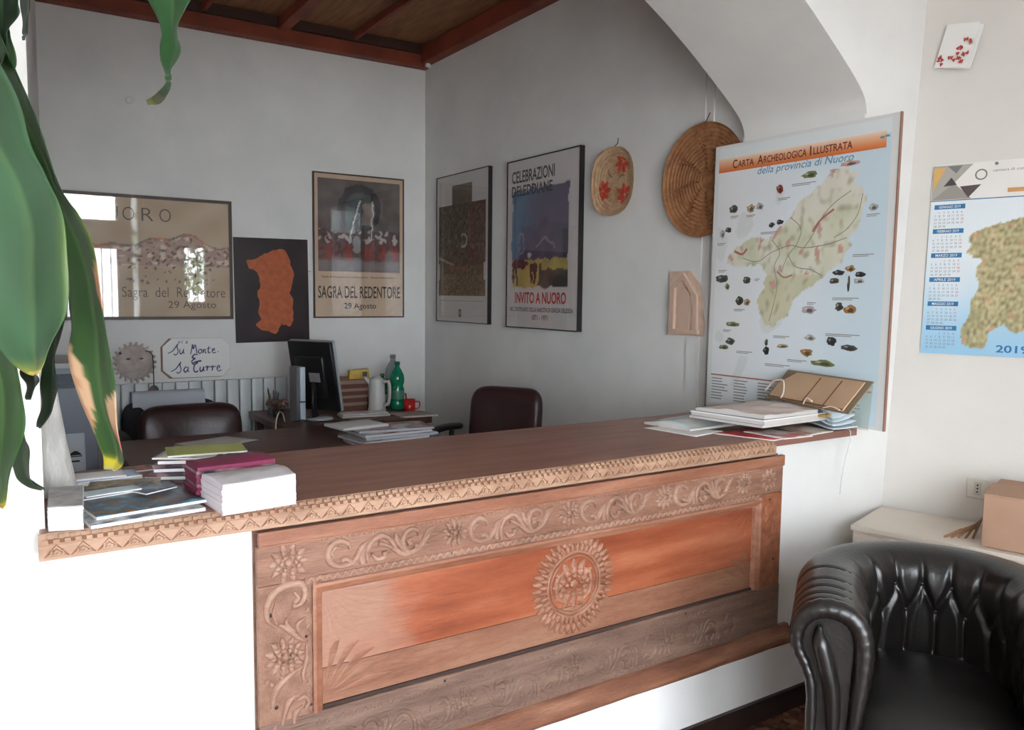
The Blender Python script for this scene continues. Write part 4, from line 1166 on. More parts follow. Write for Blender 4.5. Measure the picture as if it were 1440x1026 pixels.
# dark purple pile with green booklet on top
zz = Z0
names = ['lowest', 'second from the bottom', 'third from the bottom', 'fourth from the bottom', 'fifth from the bottom', 'sixth from the bottom']
purp = cover('magenta_print', rgb(112, 40, 70), rgb(60, 44, 56), rgb(150, 120, 124), 14)
for k in range(6):
    slab('magazine', 'dark magazine, %s in the pile under the green booklet' % names[k], 'magazine', rect4(.428+.008*k+random.uniform(-.006, .006), 2.285+.004*k, .15, .215, -.35+random.uniform(-.09, .09)+(-.15 if k == 0 else 0)), zz, .0080, (cv[4] if k in (0,) else purp, whp if k % 2 else purp), 'pile of dark magazines on the counter')
    zz += .0088
slab('magazine', 'pale leaflet just under the green booklet on the dark pile', 'magazine', rect4(.455, 2.305, .15, .18, -.5), zz, .004, (cover('pale_green_print', rgb(190, 190, 150), rgb(120, 120, 90), rgb(206, 206, 190)), whp), 'pile of dark magazines on the counter'); zz += .0046
slab('booklet', 'light green booklet topmost on the dark magazine pile', 'booklet', rect4(.49, 2.30, .20, .14, -.12), zz, .004, (mat('light_green_cover', rgb(166, 172, 92), .45, rgb(148, 156, 84), 8), whp))
# magenta booklets standing pile and the white booklets in front
mag = mat('magenta_cover', rgb(134, 36, 76), .45, rgb(118, 30, 66), 6)
whiteb = mat('white_booklet', rgb(206, 200, 202), .6, rgb(176, 170, 172), 26, lo=.45, hi=.8); pinkb = mat('booklet_pages', rgb(228, 218, 224), .7)
zz = Z0
ords = ['lowest', 'second', 'third', 'fourth', 'fifth', 'sixth', 'seventh', 'eighth', 'ninth', 'tenth', 'eleventh', 'topmost']
for k in range(10):
    h = .0074; j = random.uniform(-.002, .002)
    slab('booklet', 'magenta booklet, %s in the pile behind the white booklets' % (ords[k]+(' from the bottom' if 0 < k < 9 else '') if k < 9 else 'topmost'), 'booklet',
         [(.392+j, 2.075), (.398+j, 1.972), (.585, 1.978+j), (.574, 2.11)], zz, h, (mag, mag if k % 4 else purp), 'magenta booklets on the counter', curl=.006 if k == 9 else 0.); zz += h+.0005
zz = Z0
for k in range(12):
    h = .0051; j = random.uniform(-.002, .002)
    slab('booklet', 'white booklet, %s in the pile at the front counter edge' % (ords[k]+(' from the bottom' if 0 < k < 11 else '')), 'booklet',
         [(.404+j, 1.955), (.418+j, 1.812), (.588, 1.828+j), (.582+j, 1.962)], zz, h, (whiteb, pinkb), 'white booklets on the counter', curl=.009 if k == 11 else 0.); zz += h+.0006
# tall pale sculpture with flared foot
plast = mat('rough_grey_plaster', rgb(206, 202, 196), .9, rgb(178, 174, 168), 8, (3, 3, 1), bump=.6, bscale=24)
m = MB(); rings = []
for k in range(25):
    f = k/24.; z = Z0+.46*f; r = .030*(1-f)**1.8+.015; cx = .105+.022*(1-f)**1.6; cy = 2.21
    rings.append([(cx+r*(1+.09*nz(math.cos(2*PI*q/22), math.sin(2*PI*q/22), f*3, 2.5))*math.cos(2*PI*q/22), cy+r*1.1*math.sin(2*PI*q/22), z) for q in range(22)])
m.loft(rings)
sc_ = m.build('plaster_sculpture', plast)
tag(sc_, 'tall pale grey plaster stalk with a flared foot at the left counter end', 'sculpture')
# loose white sheet on the right part of the counter
slab('paper_sheet', 'loose white paper sheet lying flat left of the document pile', 'paper', [(2.052, 2.252), (2.085, 2.015), (2.262, 2.05), (2.225, 2.29)], Z0, .0008, (whp,))
# pale blue plastic sleeves
pl = mat('pale_blue_sleeve', rgb(186, 202, 204), .25, rgb(206, 206, 200), 6)
slab('document_sleeve', 'pale blue plastic sleeve of papers lying left under the document pile', 'sleeve', [(2.12, 2.325), (2.15, 2.11), (2.72, 2.14), (2.735, 2.44)], Z0, .006, (pl, gryp), curl=.024, crumple=.003, nu=20, nv=16)
# red and white leaflets under the pile, overhanging the edge
redp = mat('red_leaflet', rgb(176, 40, 44), .45, rgb(206, 96, 90), 22, lo=.45, hi=.6)
slab('leaflet', 'red leaflet lowest under the document pile at the counter edge', 'leaflet', [(2.19, 2.03), (2.26, 1.825), (2.44, 1.835), (2.40, 2.05)], Z0, .003, (redp, whp), 'leaflets under the document pile')
slab('leaflet', 'white and red leaflet poking over the edge under the document pile', 'leaflet', [(2.30, 1.99), (2.30, 1.812), (2.44, 1.80), (2.47, 1.98)], Z0+.0036, .003, (cover('red_white_print', rgb(232, 226, 222), rgb(196, 90, 84), rgb(226, 216, 212), 16), whp), 'leaflets under the document pile')
slab('leaflet', 'cream leaflet fanned out to the right under the document pile', 'leaflet', [(2.42, 1.99), (2.445, 1.815), (2.60, 1.83), (2.62, 2.0)], Z0+.0036, .003, (cover('cream_print', rgb(226, 214, 198), rgb(170, 120, 96), rgb(222, 206, 190), 14), whp), 'leaflets under the document pile')
# the big sheaf: folders and crumpled top sheets
zz = Z0+.034
for k, (h, ms, lb, dx) in enumerate([(.010, (mat('blue_grey_folder', rgb(146, 154, 166), .4), gryp), 'blue grey folder lowest in the document pile', 0), (.012, (gryp, gryp), 'thick sheaf of greyish papers in the middle of the document pile', .008), (.010, (mat('slate_folder', rgb(110, 116, 126), .4), whp), 'slate folder under the crumpled top sheets of the document pile', .004)]):
    pass
def pile(lb, cat, nm, z, h, ms, dx=0., curl=0., lip=0.):
    slab(nm, lb, cat, [(2.235+dx, 2.20), (2.275+dx, 1.885), (2.66, 1.90), (2.64, 2.22)], z, h, ms, 'document pile at the right counter end', curl=curl, lip=lip)
zz = Z0+.0345
pile('blue grey folder lowest in the document pile', 'folder', 'folder', zz, .009, (mat('blue_grey_folder', rgb(146, 154, 166), .4), gryp)); zz += .0095
pile('thick sheaf of greyish papers in the middle of the document pile', 'papers', 'paper_sheaf', zz, .012, (gryp, gryp), .01); zz += .0125
pile('slate folder under the pinkish top sheets of the document pile', 'folder', 'folder', zz, .006, (mat('slate_folder', rgb(110, 116, 126), .4), whp), .004); zz += .0065
slab('paper_sheaf', 'pinkish white crumpled sheets topmost on the document pile', 'papers', [(2.25, 2.18), (2.295, 1.895), (2.60, 1.90), (2.60, 2.18)], zz, .007, (mat('pinkish_paper', rgb(214, 198, 190), .75, rgb(202, 186, 178), 9, bump=.5, bscale=14), gryp), 'document pile at the right counter end', curl=.012, crumple=.007, nu=24, nv=20)
# yellow envelope stuck in the sheaf
slab('envelope', 'yellow ochre envelope sticking out right of the document pile', 'envelope', [(2.585, 2.08), (2.60, 1.862), (2.662, 1.885), (2.655, 2.08)], Z0+.048, .008, (mat('ochre_envelope', rgb(190, 150, 74), .6), mat('ochre_envelope_side', rgb(170, 130, 66), .6)), lip=.004)
# portfolio cover leaning on the map, with strap and rings
card = mat('tan_portfolio_board', rgb(206, 172, 140), .6, rgb(196, 160, 128), 5)
t = thing('portfolio_cover', 'open tan cardboard portfolio cover leaning against the map with white ties', 'portfolio', frame((2.650, 2.17, 1.150), (-.10, -.40, .0), (.085, -.02, .092)))
m = MB(); cw, ch = .425, .138
pts = [(0, .0), (cw, 0), (cw+.0, ch), (.055, ch), (-.005, ch*.55)]
m.prism(pts, 0, .005); m.build('cover_board', card, t, bevel=.0015)
m = MB(); m.box(.20, .206, .008, ch-.01, .005, .0058); m.box(.315, .321, .008, ch-.01, .005, .0058); m.box(.0, cw, .0, .007, .005, .0062)
m.build('crease_lines', mat('dark_tan_crease', rgb(120, 84, 60), .7), t)
m = MB(); m.box(-.02, cw+.03, -.006, ch+.012, -.006, -.001); m.build('olive_lining', mat('olive_grey_lining', rgb(140, 124, 100), .6), t, bevel=.002)
tie = mat('white_cotton_tie', rgb(224, 208, 190), .8)
m = MB(); m.tube(catmull([(-.03, .02, .012), (.0, .06, .03), (.05, .07, .028), (.075, .03, .012), (.08, .002, .006)], 6), .0038, 7); m.build('white_tie', tie, t)
m = MB(); m.tube(catmull([(.22, -.005, .006), (.235, .015, .02), (.26, .012, .010)], 6), .003, 7); m.build('white_tie', tie, t)
m = MB(); m.tube(catmull([(.33, -.004, .006), (.37, .004, .011), (.415, -.001, .007)], 6), .003, 7); m.build('white_tie', tie, t)
# white bluish fan of papers to the right, under the cover
blp = mat('bluish_paper', rgb(204, 214, 220), .6)
order = ['lowest', 'second from the bottom', 'third from the bottom', 'fourth from the bottom', 'fifth from the bottom', 'topmost']
for k in range(6):
    slab('paper_sheet', 'bluish white paper, %s of the fan between tan cover and map' % order[k], 'paper', [(2.685, 2.12-.01*k), (2.62+.006*k, 1.846+.006*k), (2.722, 1.812+.008*k), (2.742, 2.05)], Z0+.0005+.0125*k, .0030, (blp, blp), 'fan of papers by the map', curl=.02+.022*k, lip=.006)
# clear plastic stand behind the papers
m = MB(); m.quad((2.752, 1.79, Z0), (2.752, 2.10, Z0), (2.772, 2.10, Z0+.17), (2.772, 1.79, Z0+.17))
tag(m.build('leaflet_holder', glassmat('clear_plastic', (.9, .92, .86), .05, 1.4, .25)), 'clear plastic leaflet holder standing against the map board', 'holder')
# white string hanging from the counter end
m = MB(); pts = [(2.71, CF-.016, CT_Z-.005), (2.708, CF-.018, 1.02), (2.70, CF-.006, .95), (2.692, CF+.0, .88), (2.69, CF+.004, .81)]
m.tube([(2.712, CF+.02, CT_Z+.002), (2.711, CF-.008, CT_Z+.002)]+pts, .0016, 6)
tag(m.build('hanging_string', mat('white_thread', rgb(210, 206, 204), .8)), 'thin white string hanging down from the right counter end', 'string')
# ------------------------------------------------------------------ radiator
t = thing('radiator', 'white ribbed radiator under the ceramic sign and sun mask', 'radiator', T(.60, 5.56, 0))
radw = mat('radiator_enamel', rgb(206, 210, 210), .35)
for k in range(15):
    m = MB(); x = .081*k
    m.rbox(x+.003, x+.077, 0, .035, .14, .965, .006, 2); m.rbox(x+.030, x+.050, .035, .075, .14, .955, .004, 1)
    m.build('radiator_section', radw, t)
m = MB(); m.tube([(-.01, .04, .9), (1.225, .04, .9)], .016, 8); m.tube([(-.01, .04, .2), (1.225, .04, .2)], .016, 8)
m.box(.05, .08, .07, .088, .8, .86); m.box(1.1, 1.13, .07, .088, .8, .86)
m.tube([(1.225, .04, .2), (1.26, .04, .2), (1.26, .04, 0)], .010, 8); m.tube([(.02, .04, .15), (.02, .04, 0)], .01, 8)
m.build('manifold_pipes', radw, t)
m = MB(); m.tube([(1.225, .035, .90), (1.262, .03, .90)], .018, 10); m.tube([(1.25, .03, .905), (1.25, .01, .935)], .007, 8); m.build('valve', mat('dark_valve', rgb(60, 58, 58), .4, metal=.6), t)

# ------------------------------------------------------------------ desks
deskw = mat('dark_desk_veneer', rgb(98, 60, 50), .38, rgb(78, 46, 38), 4, (1, 7, 1), bump=.04)
t = thing('desk', 'dark brown office desk behind the counter with a white sheet on it', 'desk', T(0, 0, 0))
m = MB(); m.box(.52, 2.05, 3.74, 4.72, .72, .75); m.build('desk_top', deskw, t, bevel=.004)
for x in (.56, 1.98):
    m = MB(); m.box(x, x+.04, 3.80, 4.66, 0, .72); m.build('side_panel', deskw, t)
m = MB(); m.box(.60, 1.98, 3.86, 3.88, .25, .72); m.build('modesty_panel', deskw, t)
t = thing('side_table', 'dark brown side table along the back wall carrying monitor, books and kettle', 'table', T(0, 0, 0))
m = MB(); m.box(1.455, 2.44, 4.725, 5.52, .705, .75); m.build('table_top', mat('side_table_veneer', rgb(96, 64, 52), .35, rgb(76, 50, 40), 4, (7, 1, 1)), t, bevel=.006)
for x, y in ((1.49, 4.76), (2.37, 4.76), (1.49, 5.45), (2.37, 5.45)):
    m = MB(); m.box(x, x+.05, y, y+.05, 0, .705); m.build('leg', deskw, t)
DZ = .7506
slab('paper_sheet', 'white paper sheet lying on the dark desk behind the green booklet', 'paper', [(.80, 4.50), (.93, 4.27), (1.215, 4.40), (1.09, 4.60)], DZ, .001, (whp,))
# ------------------------------------------------------------------ office chairs
def cushion(m, w, h, th, n=24, bow=.0, rad=.35):
    """upholstered slab in the local xz plane, thickness along y; superellipse outline"""
    def pt(u, v):
        a = 2*PI*u; ca, sa = math.cos(a), math.sin(a)
        e = rad
        x = w/2*math.copysign(abs(ca)**e, ca); z = h/2*math.copysign(abs(sa)**e, sa)
        return x, z
    rings = []
    for s, yy in ((.0, 0.0), (.55, .0), (.86, .04), (.97, .25), (1., .5), (.97, .75), (.86, .96), (.55, 1.), (0., 1.)):
        r = []
        for k in range(44):
            x, z = pt(k/44, 0); r.append((x*s, (yy-.5)*th+bow*(x*s)**2*4/(w*w)+.012*math.cos(z*s/h*5)*(1 if yy > .5 else -1)*(1-s), z*s))
        rings.append(r)
    m.loft(rings, True, False)
def office_chair(label, M, leather, back=(.50, .50, .10), bz=.70, arms=True, tilt=.10, group=None, ah=0., sd=.48):
    t = thing('office_chair', label, 'chair', M, group)
    blk = mat('black_chair_plastic', rgb(30, 28, 28), .45)
    m = MB(); m.M = Matrix.Translation((0, -.24, bz)) @ Matrix.Rotation(tilt, 4, 'X')
    cushion(m, *back, bow=.05); m.build('backrest', leather, t)
    m = MB(); m.M = Matrix.Translation((0, .02-(.48-sd)/2, .47)) @ Matrix.Rotation(PI/2, 4, 'X'); cushion(m, .50, sd, .10); m.build('seat', leather, t)
    m = MB(); m.tube([(0, -.06, .42), (0, -.25, .43), (0, -.285, .52), (0, -.28, bz-.05)], .02, 8, flat=.6); m.build('back_support', blk, t)
    if arms:
        for s in (-1, 1):
            m = MB(); m.tube(catmull([(s*.20, -.02, .43), (s*.29, -.05, .45), (s*.305, -.09, .58), (s*.305, -.10, .665+ah)], 5), .016, 8)
            m.tube(catmull([(s*.305, -.20, .675+ah), (s*.305, -.05, .69+ah), (s*.305, .12, .685+ah), (s*.305, .17, .655+ah)], 6), [.026]*18+[.03], 10, flat=.75)
            m.build('armrest', blk, t)
    m = MB(); m.lathe([(.001, .09), (.03, .09), (.03, .30), (.022, .30), (.022, .42), (.001, .42)], 14); m.build('gas_column', blk, t)
    for k in range(5):
        a = 2*PI*k/5+.3; m = MB(); c, s = math.cos(a), math.sin(a)
        m.tube([(0, 0, .11), (.14*c, .14*s, .10), (.235*c, .235*s, .075)], [.025, .022, .016], 8); m.ball((.235*c, .235*s, .029), .029, 6, (.8, .8, 1)); m.build('leg', blk, t)
    return t
maroon = mat('maroon_leather', rgb(58, 30, 32), .34, rgb(44, 22, 24), 6, bump=.12, bscale=40)
navy = mat('blue_black_fabric', rgb(34, 38, 46), .7, rgb(26, 28, 34), 20)
office_chair('maroon leather office chair behind the dark desk, in front of the white cloth', T(.975, 4.74, 0, PI), maroon, (.58, .56, .12), .615, True, .10)
office_chair('blue black office chair near the radiator with a white cloth over its back', T(.955, 5.25, 0, PI), navy, (.58, .46, .09), .635, True, .06, sd=.36)
office_chair('maroon leather office chair standing by the right wall, facing the desk end', T(2.366, 3.873, 0, 2.13), maroon, (.46, .50, .11), .76, True, .12, ah=.085)
# white cloth hung over the second chair
m = MB(); m.M = T(.945, 5.25, 0, PI)
def cloth(u, v):
    x = -.215+.43*u; w = .006*nz(u*3, v*3, 2, 1.4)
    s = v*1.9
    if s < .8: return (x, -.188+w, .90-.55*(.8-s)-.0)
    if s < 1.1:
        a = (s-.8)/.3*PI; return (x, -.246+.058*math.cos(a)+w*.3, .902+.022*math.sin(a))
    return (x, -.304+w, .90-.42*(s-1.1))
m.grid(cloth, 16, 40)
clo = m.build('white_cloth', mat('white_cotton', rgb(198, 202, 210), .85), recalc=True)
tag(clo, 'white cloth draped over the back of the blue black chair', 'cloth')

# ------------------------------------------------------------------ monitor seen from behind
t = thing('monitor', 'black flat computer monitor seen from behind on the side table', 'monitor', T(1.735, 4.97, DZ, math.radians(-59)))
blk = mat('black_monitor_plastic', rgb(24, 23, 25), .35); silver = mat('silver_plastic', rgb(190, 196, 202), .25, metal=.3)
MM = Matrix.Translation((0, .0, .28)) @ Matrix.Rotation(math.radians(11), 4, 'X')
m = MB(); m.rbox(-.17, .17, -.028, .0, -.225, .225, .006, 2)
m.M = None
m.build('rear_shell', blk, t, MM @ Matrix.Translation((0, 0, 0)))
m = MB(); m.rbox(-.11, .11, -.05, -.027, -.13, .13, .01, 2); m.build('rear_housing', blk, t, MM)
m = MB(); m.box(-.173, .173, .0, .020, -.228, .228); m.build('front_bezel', silver, t, MM, bevel=.003)
m = MB(); m.box(-.15, .15, .0201, .021, -.20, .20); m.build('screen', mat('dark_screen', rgb(20, 22, 26), .15), t, MM)
m = MB(); m.box(-.01, .075, -.0512, -.0502, -.03, .03); m.build('rear_label', mat('grey_sticker', rgb(150, 148, 148), .5), t, MM)
# separate silver-fronted speaker tower beside the stand
m = MB(); m.lathe([(.001, 0), (.082, 0), (.086, .006), (.078, .014), (.03, .02), (.001, .02)], 28, (.03, -.0, 0)); m.build('stand_base', silver, t)
m = MB(); m.tube([(.02, -.03, .015), (.02, -.045, .12), (.02, -.03, .24)], [.028, .022, .025], 10, flat=.5); m.build('stand_neck', blk, t)
t = thing('speaker', 'slim grey speaker tower with a white front strip left of the monitor', 'speaker', T(1.60, 4.93, DZ, math.radians(20)))
m = MB(); m.rbox(-.022, .03, -.03, .05, 0, .345, .010, 3); m.build('speaker_body', mat('grey_speaker_body', rgb(104, 102, 104), .5), t)
m = MB(); m.rbox(-.002, .034, -.042, -.026, .004, .34, .005, 2); m.build('front_strip', mat('pale_blue_white_plastic', rgb(206, 222, 232), .3), t)
m = MB(); m.box(-.003, .035, -.0435, -.0255, .12, .128); m.build('cable_tie', blk, t)
# pencil cup with pens
t = thing('pencil_cup', 'clear grey pencil cup on the left edge of the side table', 'cup', T(1.555, 5.28, DZ))
m = MB(); m.lathe([(.001, 0), (.034, 0), (.037, .10), (.034, .10), (.031, .006), (.001, .006)], 20); m.build('cup', mat('smoky_plastic', rgb(120, 126, 134), .2), t)
penc = [rgb(40, 40, 60), rgb(150, 60, 60), rgb(30, 30, 30), rgb(170, 150, 120), rgb(60, 110, 110)]
pn = ['dark blue', 'red', 'black', 'tan', 'teal']
for k in range(5):
    a = 2*PI*k/5; pm = mat(pn[k]+'_pen_barrel', penc[k], .4)
    m = MB(); b0 = Vector((1.555+.012*math.cos(a), 5.28+.012*math.sin(a), DZ+.008)); b1 = Vector((1.555+.036*math.cos(a), 5.28+.036*math.sin(a), DZ+.145+.014*(k % 3)))
    m.tube([b0, b0.lerp(b1, .9), b1], [.004, .0045, .003], 7)
    tag(m.build('pen', pm), pn[k]+' pen standing in the grey pencil cup', 'pen', 'pens in the cup')
# dried flowers / tangle by the cup
t = thing('dried_posy', 'small dried brown and pink posy in a dark pot beside the pencil cup', 'flowers', T(1.545, 5.14, DZ))
m = MB(); m.lathe([(.001, 0), (.03, 0), (.036, .045), (.03, .05), (.001, .045)], 14); m.build('pot', mat('dark_pot', rgb(62, 50, 46), .6), t)
m = MB(); m2 = MB()
for k in range(26):
    a = random.uniform(0, 2*PI); r = random.uniform(.01, .075); z = random.uniform(.06, .11)
    p = Vector((r*math.cos(a), r*math.sin(a), z)); m.tube([(0, 0, .04), p*.6+Vector((0, 0, .03)), p], .0018, 5)
    (m if k % 3 else m2).ball(p, random.uniform(.008, .013), 4)
m.build('brown_sprigs', mat('dried_brown', rgb(98, 76, 62), .9), t); m2.build('pink_heads', mat('dried_pink', rgb(170, 120, 112), .9), t)
# loose cables
m = MB(); m.tube(catmull([(1.52, 4.93, DZ+.006), (1.50, 4.91, DZ+.06), (1.47, 4.88, DZ+.07), (1.445, 4.86, DZ+.01), (1.44, 4.85, DZ-.10), (1.44, 4.84, .30), (1.43, 4.83, .006)], 6), .004, 7)
tag(m.build('cable', mat('pale_cable', rgb(196, 190, 176), .5)), 'pale cable looping down from the side table left of the speaker', 'cable')
m = MB(); m.tube(catmull([(1.56, 4.89, DZ+.005), (1.60, 4.84, DZ+.02), (1.66, 4.815, DZ+.006), (1.74, 4.80, DZ+.006), (1.82, 4.80, DZ+.006), (1.86, 4.84, DZ+.006)], 6), .004, 7)
tag(m.build('cable', mat('black_cable', rgb(26, 26, 28), .5)), 'black cable lying round the foot of the monitor', 'cable')
# keyboard
t = thing('keyboard', 'pale keyboard lying on the papers right of the monitor', 'keyboard', T(2.03, 4.90, DZ+.0075, -.12))
m = MB(); m.rbox(-.16, .16, -.07, .07, 0, .016, .008, 2); m.build('keyboard_body', mat('pale_keyboard', rgb(196, 192, 184), .5), t)
m = MB()
for r in range(5):
    for c in range(14): m.box(-.15+.0215*c, -.132+.0215*c, -.058+.024*r, -.038+.024*r, .016, .024)
m.build('keys', mat('pale_keys', rgb(214, 212, 206), .5), t)
slab('desk_mat', 'thin brown desk pad under the monitor papers', 'pad', [(1.88, 4.76), (2.21, 4.735), (2.22, 4.97), (1.885, 4.99)], DZ, .006, (mat('grey_brown_pad', rgb(120, 104, 92), .6), deskw))
# books and folders standing/lying behind
BK = [(rgb(96, 74, 66), .036), (rgb(150, 130, 118), .022), (rgb(110, 60, 54), .030), (rgb(178, 150, 134), .018), (rgb(120, 66, 56), .028), (rgb(168, 140, 124), .02), (rgb(134, 74, 58), .03), (rgb(176, 112, 80), .026)]
bl = ['dark brown folder lowest in the stack beside the kettle', 'beige book second from the bottom in the stack beside the kettle', 'dark red folder third from the bottom in the stack beside the kettle', 'pale book fourth from the bottom in the stack beside the kettle', 'red brown folder fifth from the bottom in the stack beside the kettle', 'light beige book sixth from the bottom in the stack beside the kettle', 'rust folder second from the top in the stack beside the kettle', 'orange brown folder topmost in the stack beside the kettle']
zz = DZ
for k, ((c, h), lb) in enumerate(zip(BK, bl)):
    slab('folder' if 'folder' in lb else 'book', lb, 'book', rect4(2.07+random.uniform(-.01, .01), 5.33, .21, .28, random.uniform(-.06, .06)), zz, h-.001, (mat('book_cover_%s' % lb.split(' in ')[0].replace(' ', '_'), c, .55), mat('book_pages_%d' % (k % 2), rgb(150, 128, 114) if k % 2 else rgb(112, 70, 60), .8)), 'books and folders beside the kettle'); zz += h
m = MB(); m.hexa([(2.19, 5.25, DZ), (2.215, 5.25, DZ), (2.215, 5.45, DZ), (2.19, 5.45, DZ), (2.175, 5.25, DZ+.235), (2.2, 5.25, DZ+.235), (2.2, 5.45, DZ+.235), (2.175, 5.45, DZ+.235)])
tag(m.build('binder', mat('wine_binder', rgb(98, 40, 42), .5)), 'wine red binder standing on edge between the books and the kettle', 'binder')
# yellow box on the stack
t = thing('yellow_box', 'small crumpled yellow paper box on top of the book stack', 'box', T(2.15, 5.28, zz+.0005, -.2))
m = MB(); m.hexa([(-.07, -.035, 0), (.07, -.04, .0), (.07, .035, 0), (-.07, .035, 0), (-.065, -.035, .06), (.062, -.04, .07), (.066, .035, .068), (-.07, .03, .058)]); m.build('carton', mat('yellow_card', rgb(196, 166, 44), .5, rgb(166, 134, 40), 14), t)
m = MB(); m.box(.02, .052, -.0425, -.040, .018, .05); m.build('dark_window', mat('dark_brown_patch', rgb(60, 44, 30), .5), t)
# white kettle jug
t = thing('kettle', 'white plastic jug kettle standing right of the books', 'kettle', T(2.205, 5.09, DZ, -.5) @ Matrix.Diagonal((.86, .86, 1.0, 1)))
kw = mat('white_kettle_plastic', rgb(200, 198, 194), .3)
m = MB(); m.lathe([(.001, 0), (.068, 0), (.072, .012), (.068, .03), (.062, .14), (.058, .215), (.052, .225), (.03, .238), (.001, .24)], 28); m.build('kettle_body', kw, t)
m = MB(); m.tube(catmull([(.05, -.03, .205), (.095, -.055, .21), (.105, -.062, .15), (.095, -.055, .07), (.055, -.033, .045)], 6), .0125, 8); m.build('handle', kw, t)
m = MB(); m.prism([(-.03, .205), (-.095, .238), (-.095, .225), (-.05, .17)], -.016, .016, 'y'); m.build('spout', kw, t)
m = MB(); m.ball((.085, -.05, .222), .013, 6, (1, 1, .7)); m.build('switch', mat('dark_switch', rgb(60, 58, 58), .5), t)
# bottles
def bottle(label, M, col, label_strip, cap):
    t = thing('plastic_bottle', label, 'bottle', M, 'plastic bottles by the red mug')
    g = mat(col[0], col[1], .12, trans=.25, rgb_=None) if False else mat(col[0], col[1], .12, spec=.6)
    m = MB(); m.lathe([(.001, 0), (.038, 0), (.043, .012), (.042, .05), (.039, .056), (.042, .062), (.042, .125), (.038, .14), (.036, .15), (.041, .16), (.044, .185), (.040, .215), (.026, .245), (.015, .262), (.0135, .28), (.001, .28)], 24); m.build('bottle_body', g, t)
    m = MB(); m.lathe([(.0432, .066), (.0436, .07), (.0436, .118), (.0432, .122)], 24, caps=False); m.build('paper_label', label_strip, t)
    m = MB(); m.lathe([(.001, .278), (.017, .278), (.017, .296), (.001, .298)], 16); m.build('cap', cap, t)
    return t
gcap = mat('dark_green_cap', rgb(20, 70, 56), .4)
bottle('green plastic water bottle directly behind the red mug', T(2.37, 5.12, DZ) @ Matrix.Scale(1.12, 4), ('green_bottle_plastic', rgb(20, 122, 88)), mat('green_label', rgb(70, 130, 104), .5), gcap)
bottle('smaller dark green plastic bottle between the kettle and the green bottle', T(2.30, 5.215, DZ) @ Matrix.Scale(.82, 4), ('dark_green_bottle_plastic', rgb(24, 84, 62)), mat('dark_green_label', rgb(120, 134, 120), .5), gcap)
bottle('greyish clear plastic bottle behind the two green ones', T(2.40, 5.26, DZ) @ Matrix.Scale(1.25, 4), ('clear_grey_bottle_plastic', rgb(150, 160, 162)), mat('grey_label', rgb(150, 150, 152), .5), mat('grey_cap', rgb(120, 118, 122), .4))
# red mug
t = thing('mug', 'red mug with a red spoon at the right end of the side table', 'mug', T(2.395, 4.98, DZ+.0))
rm = mat('red_glaze', rgb(186, 30, 30), .25)
m = MB(); m.lathe([(.001, 0), (.036, 0), (.039, .006), (.040, .085), (.036, .085), (.035, .01), (.001, .01)], 24); m.build('mug_body', rm, t)
m = MB(); m.tube(catmull([(.037, -.012, .068), (.064, -.02, .066), (.068, -.022, .04), (.055, -.018, .02), (.036, -.012, .018)], 5), .0055, 7); m.build('handle', rm, t)
m = MB(); m.tube([(2.385, 4.99, DZ+.015), (2.375, 5.0, DZ+.125)], [.004, .006], 6); tag(m.build('spoon', rm), 'red plastic spoon standing in the red mug', 'spoon')
# papers at the right of the table, under the mug end
slab('newspaper', 'cream newspaper lying in front of the kettle and mug', 'newspaper', [(2.03, 4.985), (2.16, 4.745), (2.43, 4.735), (2.435, 4.92)], DZ, .005, (mat('cream_newsprint', rgb(186, 172, 158), .7, rgb(170, 156, 144), 20), gryp)) if False else None
slab('newspaper', 'folded cream newspaper hanging over the right corner of the side table', 'newspaper', [(2.24, 4.94), (2.24, 4.735), (2.47, 4.70), (2.45, 4.93)], DZ, .010, (mat('cream_newsprint', rgb(186, 172, 158), .7, rgb(170, 156, 144), 20), gryp))
# magazines fanned on the desk
mz = DZ
mcol = [('magazine_print_cool', rgb(150, 152, 160), rgb(96, 92, 100), rgb(176, 170, 170)), ('magazine_print_warm', rgb(150, 112, 100), rgb(196, 188, 182), rgb(120, 84, 80)), ('magazine_print_white', rgb(204, 202, 206), rgb(160, 158, 164), rgb(186, 184, 188))]
ml = ['bluish magazine lowest in the spread pile on the desk', 'white magazine second from the bottom in the spread pile on the desk', 'grey magazine third from the bottom in the spread pile on the desk', 'white magazine fourth from the bottom in the spread pile on the desk', 'pinkish picture magazine fifth from the bottom in the spread pile on the desk', 'brown newspaper second from the top, reaching right over the desk pile', 'plain white sheet topmost on the left of the desk pile']
sp = [(1.80, 4.00, .40, .30, .05), (1.84, 4.02, .42, .28, -.05), (1.78, 4.02, .40, .29, .12), (1.84, 4.04, .42, .28, .0), (1.82, 4.06, .40, .28, .06), (1.85, 4.08, .42, .24, -.12), (1.68, 4.16, .28, .21, .15)]
for k, (lb, (cx, cy, w, d, a)) in enumerate(zip(ml, sp)):
    c = mcol[[0, 2, 0, 2, 1, 1, 2][k]]
    slab('magazine', lb, 'magazine', rect4(cx, cy, w, d, a), mz, .0115, (cover(*c, s=9) if k < 6 else whp, whp if k % 2 == 0 else mat('pale_blue_pages', rgb(196, 204, 216), .7)), 'magazines spread on the desk', curl=.004 if k == 6 else 0.); mz += .0122

